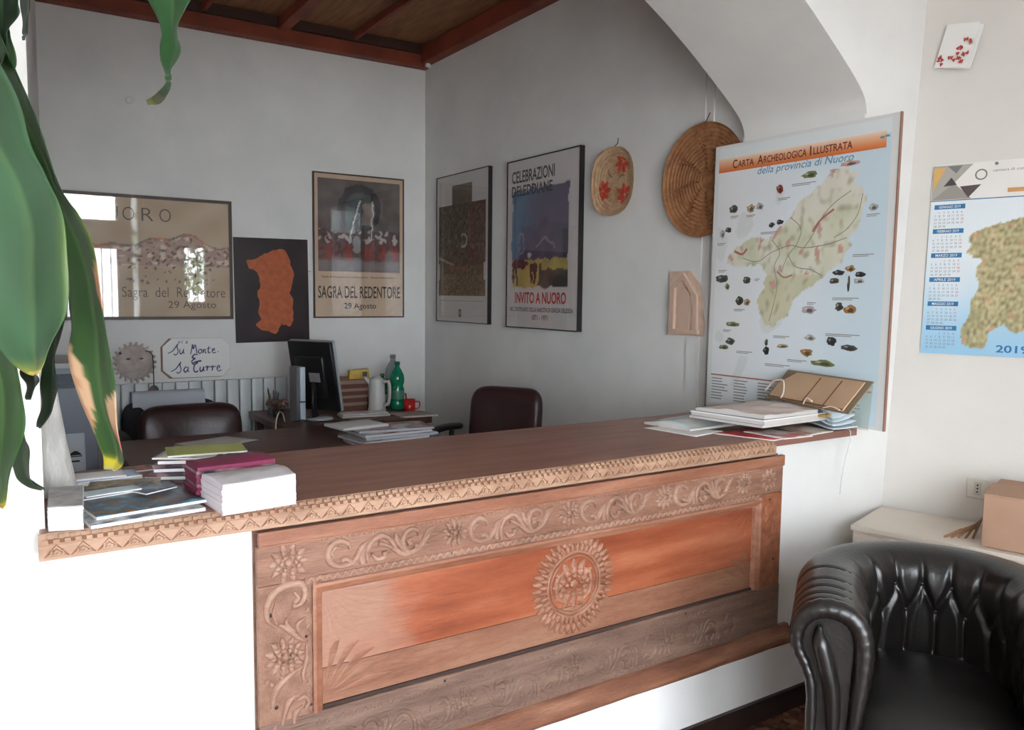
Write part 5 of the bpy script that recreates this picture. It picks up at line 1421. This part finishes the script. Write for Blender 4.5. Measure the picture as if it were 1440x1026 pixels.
# ------------------------------------------------------------------ narrow grey cabinet at the left wall
t = thing('filing_cabinet', 'tall narrow blue grey filing cabinet at the left wall behind the leaves', 'cabinet', T(.247, 4.73, 0, -.0633))
gm = mat('blue_grey_steel', rgb(146, 152, 162), .4); gd = mat('dark_gap_steel', rgb(92, 98, 108), .5)
m = MB(); m.box(0, .215, .02, .60, 0, 1.175); m.build('cabinet_body', gm, t, bevel=.004)
m = MB(); m.box(.004, .212, 0, .02, .02, 1.045); m.build('door', gm, t, bevel=.002)
m = MB(); m.box(.004, .212, .002, .02, 1.075, 1.12); m.build('drawer', gd, t, bevel=.002)
m = MB(); m.box(.0, .216, -.004, .6, 1.150, 1.176); m.build('top_rim', mat('pale_rim', rgb(190, 188, 186), .5), t, bevel=.002)
m = MB(); m.box(.004, .212, .006, .02, 1.047, 1.072); m.build('dark_gap', gd, t)
t = thing('card_stand', 'small white card with a dark emblem standing before the grey cabinet', 'card', frame((.345, 4.575, .62), (1, 0, 0), (0, .12, 1)))
m = MB(); m.box(-.045, .045, 0, .21, 0, .004); m.build('card_sheet', mat('bluish_white_card', rgb(196, 202, 212), .5), t)
m = MB(); m.poly([(-.03+.06*k/8, .10+.022*math.sin(PI*k/8)) for k in range(9)], .0046); m.rect(-.03, .092, .03, .097, .0046); m.rect(-.018, .066, .018, .074, .0046); m.build('emblem', ink, t)
t = thing('stool', 'small dark stool in front of the grey cabinet carrying the white card', 'stool', T(.345, 4.58, 0))
m = MB(); m.rbox(-.10, .10, -.10, .10, .585, .619, .012, 3); m.build('seat', mat('dark_stool_wood', rgb(58, 46, 44), .5), t)
for a, b in ((-.08, -.08), (.08, -.08), (-.08, .08), (.08, .08)):
    m = MB(); m.tube([(a*.8, b*.8, .59), (a, b, 0)], .012, 7); m.build('leg', MATS['dark_stool_wood'], t)
m = MB(); m.hexa([(.47, 4.28, 0), (.515, 4.28, 0), (.515, 4.62, 0), (.47, 4.62, 0), (.475, 4.28, .74), (.51, 4.28, .74), (.51, 4.62, .70), (.475, 4.62, .70)])
tag(m.build('drawing_folder', mat('olive_black_folder', rgb(56, 54, 46), .6)), 'tall olive black drawing folder standing at the left end of the desk', 'folder')
# ------------------------------------------------------------------ armchair
AC = Vector((2.446, 1.325, 0)); AF = Vector((-.82, -.57, 0)).normalized(); AL = Vector((-AF.y, AF.x, 0))*-1
if AL.y < 0: AL = -AL      # towards the counter wall
leather = mat('black_leather', rgb(30, 26, 24), .30, rgb(22, 19, 18), 7, bump=.10, bscale=70, spec=.6)
seatL = mat('black_leather_seat', rgb(30, 25, 23), .40, rgb(22, 19, 18), 7, bump=.10, bscale=70)
seamM = mat('dark_seam', rgb(16, 14, 14), .6)
t = thing('armchair', 'black leather tub armchair with tufted back in front of the cream cabinet', 'armchair', frame(AC, AL, AF))
# local axes: x to the sitter's ... right is away from the counter, y = facing, z up
PATH = []
for k in range(15): PATH.append((-.30, .36-.40*k/14))
for k in range(1, 40):
    a = PI-PI*k/40; PATH.append((.30*math.cos(a), -.04-.315*math.sin(a)))
for k in range(15): PATH.append((.30, -.04+.40*k/14))
P3 = [Vector((x, y, 0)) for x, y in PATH]
L_ = [0]
for a, b in zip(P3, P3[1:]): L_.append(L_[-1]+(b-a).length)
LT = L_[-1]
def path(s):
    s *= LT
    for i in range(len(L_)-1):
        if s <= L_[i+1] or i == len(L_)-2:
            f = (s-L_[i])/(L_[i+1]-L_[i]); p = P3[i].lerp(P3[i+1], f)
            def tg(j): return (P3[min(j+1, len(P3)-1)]-P3[max(j-1, 0)]).normalized()
            d = tg(i).lerp(tg(i+1), f).normalized(); return p, Vector((-d.y, d.x, 0))
# profile: o > 0 is outside, from the outer hem over the roll to the seat
PROF = catmull([(.055, .07, 0), (.060, .25, 0), (.062, .44, 0), (.085, .515, 0), (.112, .565, 0), (.112, .625, 0), (.075, .675, 0), (.02, .692, 0), (-.045, .680, 0), (-.085, .640, 0), (-.098, .58, 0), (-.094, .50, 0), (-.085, .42, 0), (-.075, .34, 0), (-.07, .27, 0)], 6)
NP = len(PROF)
# diamond tufting on the inside
BUT = []
NB = 14
for r, z in enumerate((.575, .485)):
    for k in range(NB): BUT.append(((k+.5*(r % 2)+.25)/NB, z))
SEAMS = [.018, .05, .085, .125, .19, .81, .875, .915, .95, .982]
def shell(u, v):
    i = v*(NP-1); a = int(min(i, NP-2)); q = PROF[a].lerp(PROF[a+1], i-a)
    p, nn = path(u)
    nn = -nn if (p.x*nn.x+(p.y+.04)*nn.y) < 0 else nn
    o, z = q.x, q.y
    if o < -.035 and z < .685:
        d = 1e3; bd = 1e3
        for bs, bz in BUT:
            ax, az = (u-bs)*LT*.85, z-bz
            if abs(ax) > .12: continue
            bd = min(bd, math.hypot(ax, az))
            if bz > .55: d = min(d, math.hypot(ax, az-max(0, min(.11, az)))); legs = ((.5*LT*.85/NB, -.09), (-.5*LT*.85/NB, -.09))
            else: legs = ((0, -.14),)
            for lx, lz in legs:
                q_ = max(0, min(1, (ax*lx+az*lz)/(lx*lx+lz*lz))); d = min(d, math.hypot(ax-q_*lx, az-q_*lz))
        fade = sstep(.69, .62, z)*sstep(.02, .06, u)*sstep(.98, .94, u)
        o += fade*(.013*math.exp(-(d/.012)**2)+.012*math.exp(-(bd/.016)**2)-.006)
    elif z > .5:
        for s in SEAMS:
            e = abs(u-s)*LT/.016
            if e < 1: o *= 1-.05*(1-e); z -= .004*(1-e)
    z *= 1
    return (p.x+nn.x*o, p.y+nn.y*o, z)
m = MB(); m.grid(shell, 340, NP-1); sh = m.build('tub_shell', leather, t, recalc=True)
# front facings of the arms
for s, side in ((0., -1), (1., 1)):
    p, nn = path(s); nn = -nn if (p.x*nn.x+(p.y+.04)*nn.y) < 0 else nn
    pr = [(q.x, q.y) for q in PROF]
    def W(o, z, y): return (p.x+nn.x*o, p.y+y, z)
    m = MB()
    vs = [m.v(W(o, z, -.004)) for o, z in pr]+[]
    m.f(vs if side > 0 else vs[::-1]); m.build('arm_facing', leather, t)
    m = MB(); c = [W(o*.84-.002, .07+(z-.07)*.975, .004+.0*k) for k, (o, z) in enumerate(pr)]
    rr = [.016+.012*sstep(.2, .5, k/len(c))*sstep(1., .7, k/len(c))+.0013*math.sin(k*2.1) for k in range(len(c))]
    m.tube(c, rr, 10); m.build('gathered_welt', leather, t)
    m = MB()
    c = [W(-.012, .08, .006), W(-.012, .25, .010), W(-.008, .42, .014), W(.012, .52, .018), W(.03, .585, .018), W(.034, .625, .012)]
    m.tube(catmull(c, 6), [.014+.018*sstep(0, .6, k/30)-.022*sstep(.75, 1, k/30) for k in range(31)], 12, flat=.8); m.build('facing_panel', leather, t)
# pleat seams over the roll
for s in SEAMS:
    m = MB(); m.tube([Vector(shell(s, v/40.))+Vector((0, 0, .0005)) for v in range(12, 24)], .0028, 6); m.build('roll_seam', seamM, t)
for bs, bz in BUT:
    best = min(range(NP), key=lambda i: abs(PROF[i].y-bz)+(0 if PROF[i].x < -.06 else 9))
    m = MB(); m.ball(Vector(shell(bs, best/(NP-1))), .0085, 5); m.build('tuft_button', leather, t)
# seat cushion
m = MB()
def seat(u, v):
    x = -.235+.47*u; y = -.31+.70*v
    ex = 1-abs(2*u-1)**4; ey = 1-abs(2*v-1)**5
    if v < .3: x *= .80+.2*(v/.3)**.6
    return (x, y, .315+.035*(ex*ey)**.6+.006*nz(x, y, 1, 8))
m.grid(seat, 26, 30)
m.grid(lambda u, v: (seat(u, 1)[0], seat(u, 1)[1], .315-.08*v), 26, 4)
m.build('seat_cushion', seatL, t)
m = MB(); m.rbox(-.245, .245, .30, .37, .07, .27, .02, 3); m.build('front_rail', leather, t)
m = MB(); m.rbox(-.24, .24, -.28, .34, .10, .30, .02, 3); m.build('seat_base', seatL, t)
for x, y in ((-.27, .31), (.27, .31), (-.2, -.27), (.2, -.27)):
    m = MB(); m.lathe([(.001, 0), (.02, 0), (.026, .075), (.001, .075)], 12, (x, y, 0)); m.build('foot', mat('dark_wood_foot', rgb(40, 26, 22), .5), t)

# chair stands nearer than the cabinet: finish its real size
def zr(z): return z if z < .1 else (.1+(z-.1)*1.5875 if z < .3 else .4175+(z-.3)*.906)
for c in t.children:
    for v in c.data.vertices:
        v.co = (v.co.x*.906, v.co.y*.906, zr(v.co.z))
t.location = (AC.x*.906, AC.y*.906, 0)
# ------------------------------------------------------------------ white cabinet in the corner and the carton on it
cabM = mat('cream_laminate', rgb(214, 202, 188), .5, rgb(206, 194, 180), 3)
# axes along the leaning wall
nC = CS.normalized(); oC = Vector((-.96, -.28, 0)).normalized()
B0 = onC(.012, 0)+oC*.012+Vector((.03, 0, 0))
CM = frame(B0+Vector((0, 0, 0)), nC, (oC.x, oC.y, 0))
if CM.col[2].z < 0:
    CM = frame(B0, nC, oC); 
t = bpy.data.objects.new('cabinet', None); COL.objects.link(t); tag(t, 'low cream cabinet in the corner behind the armchair, carton on its top', 'cabinet')
def CW(a, o, z): return B0+nC*a+oC*o+Vector((0, 0, z))
m = MB(); m.hexa([CW(.006, .004, .0), CW(.006, .352, 0), CW(.80, .352, 0), CW(.80, .004, 0), CW(.006, .004, .695), CW(.006, .352, .695), CW(.80, .352, .695), CW(.80, .004, .695)]); m.build('cabinet_body', cabM, t, recalc=True)
m = MB(); m.hexa([CW(0, 0, .695), CW(0, .365, .695), CW(.81, .365, .695), CW(.81, 0, .695), CW(0, 0, .715), CW(0, .365, .715), CW(.81, .365, .715), CW(.81, 0, .715)]); m.build('cabinet_top', cabM, t, recalc=True, bevel=.003)
for a in (.01, .41):
    m = MB(); m.hexa([CW(a, .352, .06), CW(a, .366, .06), CW(a+.385, .366, .06), CW(a+.385, .352, .06), CW(a, .352, .685), CW(a, .366, .685), CW(a+.385, .366, .685), CW(a+.385, .352, .685)])
    d = m.build('door', cabM, t, recalc=True)
    m = MB(); m.tube([CW(a+(.35 if a < .2 else .035), .385, .5), CW(a+(.35 if a < .2 else .035), .385, .6)], .006, 8); m.build('handle', mat('brushed_steel', rgb(150, 150, 150), .3, metal=.9), d)
carton = mat('brown_cardboard', rgb(176, 140, 116), .8, rgb(164, 128, 104), 4)
t = bpy.data.objects.new('carton', None); COL.objects.link(t); tag(t, 'brown cardboard carton standing on the cream cabinet at the right edge', 'carton')
m = MB()
def KW_(a, o, z): return CW(a, o, z)
c0, c1, o0, o1, z0, z1 = .42, .79, .03, .335, .7165, .895
def cbox(m, a0, a1, p0, p1, q0, q1): m.hexa([CW(a0, p0, q0), CW(a0, p1, q0), CW(a1, p1, q0), CW(a1, p0, q0), CW(a0, p0, q1), CW(a0, p1, q1), CW(a1, p1, q1), CW(a1, p0, q1)])
cbox(m, c0, c1, o0, o1, z0, z1); m.build('carton_body', carton, t, recalc=True, bevel=.003)
m = MB(); cbox(m, c0-.001, c1+.001, o0, (o0+o1)/2-.002, z1, z1+.004); m.build('flap', carton, t, recalc=True)
m = MB(); m.hexa([CW(c0-.001, (o0+o1)/2+.002, z1+.012), CW(c0-.001, o1, z1), CW(c1, o1, z1), CW(c1, (o0+o1)/2+.002, z1+.012), CW(c0-.001, (o0+o1)/2+.002, z1+.016), CW(c0-.001, o1, z1+.004), CW(c1, o1, z1+.004), CW(c1, (o0+o1)/2+.002, z1+.016)]); m.build('flap', carton, t, recalc=True)
m = MB()
for k in range(5):
    a = CW(.30+.02*k, .30-.012*k, .7165); b = CW(.385, .20-.02*k, .745+.006*k); m.tube([a, a.lerp(b, .5)+Vector((0, 0, .008)), b], [.004, .006, .003], 6)
tag(m.build('paper_scraps', mat('brown_wrapping', rgb(150, 112, 80), .8)), 'crumpled brown wrapping scraps between cabinet top and carton', 'scraps')
# ------------------------------------------------------------------ dracaena hanging into the view on the left
LEAVES = {
 'broad': [((-0.157,1.343,2.062),(-0.145,1.351,2.062)),((-0.069,1.083,1.878),(-0.041,1.046,1.920)),((-0.059,1.067,1.804),(-0.002,1.009,1.827)),((-0.046,1.050,1.745),(0.027,0.980,1.755)),((-0.029,1.032,1.701),(0.039,0.964,1.698)),((-0.018,1.019,1.657),(0.056,0.947,1.664)),((-0.014,1.009,1.606),(0.069,0.933,1.627)),((-0.013,1.000,1.555),(0.066,0.927,1.576)),((-0.008,0.991,1.519),(0.063,0.923,1.529)),((0.002,0.980,1.494),(0.056,0.922,1.503)),((0.016,0.967,1.479),(0.048,0.923,1.484)),((0.031,0.954,1.467),(0.041,0.924,1.471)),((0.036,0.949,1.463),(0.037,0.924,1.465)),],
 'scorched': [((-0.157,1.343,2.062),(-0.145,1.351,2.062)),((-0.055,1.174,1.925),(-0.032,1.139,1.957)),((-0.006,1.137,1.783),(0.048,1.077,1.770)),((0.039,1.108,1.703),(0.074,1.057,1.667)),((0.057,1.098,1.639),(0.089,1.053,1.635)),((0.068,1.096,1.602),(0.102,1.050,1.602)),((0.077,1.095,1.569),(0.110,1.049,1.561)),((0.080,1.098,1.531),(0.115,1.050,1.524)),((0.085,1.100,1.504),(0.117,1.054,1.491)),((0.082,1.108,1.471),(0.120,1.057,1.448)),((0.085,1.111,1.436),(0.122,1.061,1.421)),((0.091,1.112,1.405),(0.126,1.064,1.389)),((0.101,1.111,1.381),(0.131,1.067,1.365)),((0.110,1.112,1.362),(0.132,1.073,1.348)),((0.116,1.115,1.345),(0.130,1.081,1.336)),((0.115,1.123,1.325),(0.122,1.094,1.328)),],
 'left': [((-0.157,1.343,2.062),(-0.145,1.351,2.062)),((-0.088,1.137,1.816),(-0.060,1.096,1.825)),((-0.054,1.088,1.676),(-0.009,1.035,1.674)),((-0.038,1.055,1.570),(0.011,0.996,1.540)),((-0.034,1.034,1.503),(0.020,0.973,1.486)),((-0.029,1.014,1.452),(0.028,0.953,1.451)),((-0.027,0.997,1.417),(0.027,0.939,1.428)),((-0.025,0.981,1.393),(0.021,0.928,1.404)),((-0.021,0.964,1.370),(0.015,0.918,1.379)),((-0.015,0.946,1.351),(0.011,0.906,1.357)),((-0.009,0.929,1.342),(0.006,0.896,1.347)),((-0.001,0.912,1.338),(0.003,0.886,1.344)),],
 'small_dark': [((-0.157,1.343,2.062),(-0.145,1.351,2.062)),((-0.021,1.235,1.801),(0.001,1.197,1.805)),((0.031,1.189,1.618),(0.052,1.152,1.617)),((0.054,1.172,1.530),(0.075,1.136,1.535)),((0.066,1.168,1.502),(0.079,1.137,1.513)),((0.058,1.176,1.463),(0.069,1.147,1.483)),((0.056,1.182,1.447),(0.066,1.152,1.451)),((0.051,1.190,1.423),(0.069,1.154,1.427)),((0.052,1.193,1.399),(0.067,1.161,1.409)),((0.050,1.200,1.383),(0.061,1.170,1.394)),((0.047,1.207,1.373),(0.048,1.183,1.375)),],
 'tiny_dark': [((-0.157,1.343,2.062),(-0.145,1.351,2.062)),((-0.026,1.250,1.681),(-0.011,1.217,1.683)),((0.013,1.212,1.520),(0.028,1.180,1.530)),((0.029,1.200,1.462),(0.042,1.168,1.468)),((0.033,1.200,1.444),(0.048,1.166,1.443)),((0.036,1.200,1.430),(0.048,1.168,1.432)),((0.037,1.202,1.416),(0.042,1.175,1.422)),((0.037,1.205,1.409),(0.038,1.181,1.412)),],
 'low_dark': [((-0.157,1.343,2.062),(-0.145,1.351,2.062)),((-0.073,1.277,1.644),(-0.042,1.233,1.643)),((-0.004,1.220,1.466),(0.022,1.179,1.468)),((0.016,1.206,1.403),(0.028,1.174,1.397)),((0.022,1.206,1.380),(0.031,1.176,1.373)),((0.020,1.211,1.354),(0.036,1.176,1.354)),((0.018,1.216,1.328),(0.035,1.181,1.332)),((0.021,1.217,1.307),(0.039,1.182,1.309)),((0.035,1.213,1.296),(0.045,1.183,1.299)),((0.050,1.208,1.288),(0.052,1.183,1.292)),],
 'top': [((-0.157,1.343,2.062),(-0.145,1.351,2.062)),((-0.076,1.331,2.144),(-0.061,1.294,2.115)),((0.084,1.238,2.212),(0.110,1.191,2.146)),((0.164,1.180,2.098),(0.205,1.127,2.071)),((0.182,1.163,1.992),(0.236,1.104,1.994)),((0.184,1.160,1.933),(0.229,1.107,1.926)),((0.189,1.161,1.916),(0.226,1.112,1.909)),((0.199,1.158,1.897),(0.218,1.121,1.889)),((0.204,1.158,1.882),(0.216,1.125,1.873)),((0.203,1.162,1.868),(0.218,1.127,1.858)),((0.202,1.166,1.851),(0.214,1.134,1.845)),((0.205,1.168,1.838),(0.210,1.141,1.835)),((0.209,1.169,1.828),(0.209,1.145,1.823)),((0.205,1.176,1.817),(0.208,1.149,1.810)),((0.196,1.186,1.807),(0.198,1.159,1.796)),((0.188,1.196,1.804),(0.185,1.173,1.796)),],
 'upper_dark': [((-0.157,1.343,2.062),(-0.145,1.351,2.062)),((-0.107,1.245,2.048),(-0.091,1.211,2.054)),((-0.040,1.191,1.982),(0.042,1.114,1.982)),((-0.021,1.170,1.931),(0.055,1.096,1.916)),((-0.009,1.154,1.882),(0.044,1.095,1.874)),((-0.003,1.144,1.856),(0.039,1.093,1.860)),((0.003,1.134,1.831),(0.032,1.092,1.840)),((0.009,1.124,1.806),(0.029,1.089,1.824)),((0.014,1.116,1.794),(0.018,1.090,1.792)),],
 'upper_light': [((-0.157,1.343,2.062),(-0.145,1.351,2.062)),((-0.127,1.288,1.996),(-0.110,1.254,2.003)),((-0.072,1.242,1.927),(-0.015,1.181,1.929)),((-0.038,1.212,1.876),(0.030,1.142,1.862)),((-0.025,1.196,1.842),(0.038,1.131,1.835)),((-0.019,1.186,1.816),(0.035,1.127,1.812)),((-0.013,1.176,1.791),(0.032,1.124,1.797)),((-0.007,1.166,1.760),(0.022,1.123,1.760)),((-0.001,1.156,1.734),(0.002,1.129,1.728)),],
 'behind': [((-0.157,1.343,2.062),(-0.145,1.351,2.062)),((-0.102,1.594,2.218),(-0.091,1.564,2.228)),((0.039,1.514,2.142),(0.075,1.468,2.144)),((0.061,1.510,2.041),(0.074,1.477,2.033)),((0.062,1.525,2.003),(0.071,1.495,1.996)),((0.062,1.543,1.981),(0.070,1.514,1.978)),((0.064,1.560,1.964),(0.068,1.533,1.957)),((0.067,1.577,1.956),(0.067,1.553,1.950)),],
}
CROWN = (-0.151,1.347,2.062)

leafM = paintmat('dracaena_leaf', .5, .4)
caneM = mat('tan_cane_bark', rgb(130, 108, 84), .85, rgb(104, 86, 66), 20, (1, 1, 5), bump=.4, bscale=40)
plant = thing('dracaena_plant', 'tall green dracaena with drooping yellow edged leaves hanging at the left', 'plant', T(CROWN[0], CROWN[1], 0))
inv = plant.matrix_world.inverted()
LG = {'broad': (rgb(70, 112, 70), rgb(84, 138, 92)), 'scorched': (rgb(62, 116, 40), rgb(52, 100, 36)), 'left': (rgb(60, 108, 40), rgb(50, 94, 34)), 'small_dark': (rgb(40, 66, 36), rgb(34, 58, 32)), 'tiny_dark': (rgb(40, 62, 34), rgb(34, 56, 30)),
      'low_dark': (rgb(44, 78, 38), rgb(38, 68, 32)), 'top': (rgb(64, 124, 62), rgb(60, 110, 58)), 'upper_dark': (rgb(26, 56, 28), rgb(34, 68, 34)), 'upper_light': (rgb(64, 110, 52), rgb(76, 122, 66)), 'behind': (rgb(52, 84, 62), rgb(46, 76, 52))}
yel, brn = rgb(206, 186, 70), rgb(214, 172, 134)
for nm, rows in LEAVES.items():
    Ls = catmull([a for a, b in rows], 5); Rs = catmull([b for a, b in rows], 5)
    nr = len(Ls)-1; NV = 12
    c0, c1 = LG[nm]
    def P(u, v):
        i = min(int(round(u*nr)), nr); a, b = Ls[i], Rs[i]; w = (b-a).length
        p = a.lerp(b, v)
        d = Ls[min(i+1, nr)]-Ls[max(i-1, 0)]
        n = d.cross(b-a)
        n = n.normalized() if n.length > 1e-9 else Vector((0, 1, 0))
        if n.y < 0: n = -n
        fold = .16*w*(1-abs(2*v-1))          # midrib sunk away from the edges
        wave = .06*w*math.sin(u*19+v*2.2)*abs(2*v-1)**2
        return inv @ (p+n*(fold+wave))
    def K(u, v):
        e = abs(2*v-1)
        c = mixc(c0, c1, .5+.9*nz(u*3, v*2, len(nm), 2)+.2*math.sin(v*60)*.3)
        c = mixc(c, mixc(c, rgb(150, 180, 110), .5), .7*max(0, 1-abs(v-.5)*22))
        g = nz(u*2, v, len(nm)+3, 3)
        if nm == 'broad':
            k = sstep(.84, .97, u+.05*e+.03*g); c = mixc(c, rgb(190, 192, 84), k); c = mixc(c, yel, sstep(.93, .985, u+.02*e)); c = mixc(c, brn, sstep(.97, .995, u+.01*g))
            c = mixc(c, rgb(140, 164, 74), .8*sstep(.86, 1, v)*sstep(.45, .55, u)*sstep(.75, .6, u))
        elif nm == 'scorched':
            a = sstep(.57, .61, u)*sstep(.82, .75, u); lim = .25*a*(1+.8*g)
            if u > .6: c = mixc(c, rgb(150, 170, 70), .6*sstep(lim+.08, lim, v))
            if v < lim: c = brn if nz(u*9, v*4, 2, 2) > -.3 else rgb(196, 140, 100)
            b = sstep(.64, .70, u)*sstep(.83, .78, u)*.40*(1+.5*g)
            if 1-v < b: c = mixc(brn, rgb(190, 110, 84), sstep(.74, .8, u))
            b = sstep(.36, .38, u)*sstep(.46, .42, u)*.22
            if 1-v < b: c = rgb(216, 150, 110)
            c = mixc(c, rgb(160, 172, 70), .7*sstep(.8, 1, v)*sstep(.22, .28, u)*sstep(.42, .34, u))
            c = mixc(c, rgb(206, 190, 40), sstep(.90, .95, u)); c = mixc(c, rgb(206, 196, 150), sstep(.975, 1, u))
        elif nm == 'left':
            c = mixc(c, rgb(206, 190, 30), sstep(.80, .97, u+.10*(v-.6))); c = mixc(c, rgb(206, 120, 40), sstep(.95, 1, u))
        elif nm == 'top':
            c = mixc(c, rgb(84, 84, 60), sstep(.86, .90, u)*sstep(.98, .94, u)); c = mixc(c, rgb(150, 160, 60), sstep(.94, .97, u))
        return tuple(q*.63 for q in c) if c[1] > c[0] else tuple(q*.86 for q in c)
    m = MB(); m.grid(P, nr, NV, K)
    o = m.build('leaf', leafM, plant)
    md = o.modifiers.new('thick', 'SOLIDIFY'); md.thickness = .0008
cz = CROWN[2]
m = MB(); m.tube([(0, 0, .26), (.01, .01, .9), (-.005, .0, 1.5), (0, 0, cz+.02)], [.026, .023, .021, .018], 12)
m.build('cane', caneM, plant)
m = MB(); m.lathe([(.001, 0), (.13, 0), (.165, .27), (.175, .27), (.175, .30), (.155, .30), (.15, .26), (.001, .26)], 32); m.build('pot', mat('terracotta_pot', rgb(160, 92, 64), .8, rgb(140, 78, 54), 8), plant)
m = MB(); m.lathe([(.001, .262), (.148, .262)], 24, caps=False); m.build('soil', mat('dark_soil', rgb(50, 38, 30), .95, rgb(34, 26, 22), 40), plant)
# ------------------------------------------------------------------ daylight
w = bpy.data.worlds.new('sky'); SC.world = w; w.use_nodes = True
nt = w.node_tree; bg = nt.nodes['Background']
bg.inputs[0].default_value = (.86, .93, 1.0, 1); bg.inputs[1].default_value = 20.0
for x0, x1, z0, z1 in holes:
    ld = bpy.data.lights.new('daylight_portal', 'AREA'); ld.shape = 'RECTANGLE'; ld.size = x1-x0; ld.size_y = z1-z0
    ld.cycles.is_portal = True
    lo = bpy.data.objects.new('daylight_portal', ld); COL.objects.link(lo)
    lo.location = ((x0+x1)/2, FY-.24, (z0+z1)/2); lo.rotation_euler = (PI/2, 0, 0)
    if True:   # area lights shine along local -z: turn to face +Y
        lo.rotation_euler = (-PI/2, 0, PI) if False else (PI/2, 0, PI)
# a street tree beyond the window on the right
t = thing('street_tree', 'green street tree outside beyond the small entry window', 'tree', T(3.0, -4.3, -.04))
m = MB(); m.tube([(0, 0, 0), (.03, .02, .9), (-.02, 0, 1.7)], [.09, .075, .06], 9); m.build('trunk', mat('tree_bark', rgb(96, 84, 72), .9), t)
m = MB(); rt_ = random.Random(3)
for k in range(900):
    d = Vector((rt_.gauss(0, 1), rt_.gauss(0, 1), rt_.gauss(0, 1))).normalized()*(.55+.45*rt_.random())
    c = Vector((d.x*1.0, d.y*.8, 2.35+d.z*.95)); a = Vector((rt_.gauss(0, 1), rt_.gauss(0, 1), rt_.gauss(0, 1))).normalized()*.075; b = a.orthogonal().normalized()*.035
    m.f([m.v(c-a), m.v(c+b), m.v(c+a), m.v(c-b)])
m.build('foliage', mat('tree_foliage', rgb(92, 124, 58), .6, rgb(60, 92, 40), 5), t)
vs = SC.view_settings
SC.display_settings.display_device = 'sRGB'
vs.view_transform = 'Standard'; vs.look = 'None'; vs.gamma = 1; vs.use_curve_mapping = False
vs.exposure = 0.12
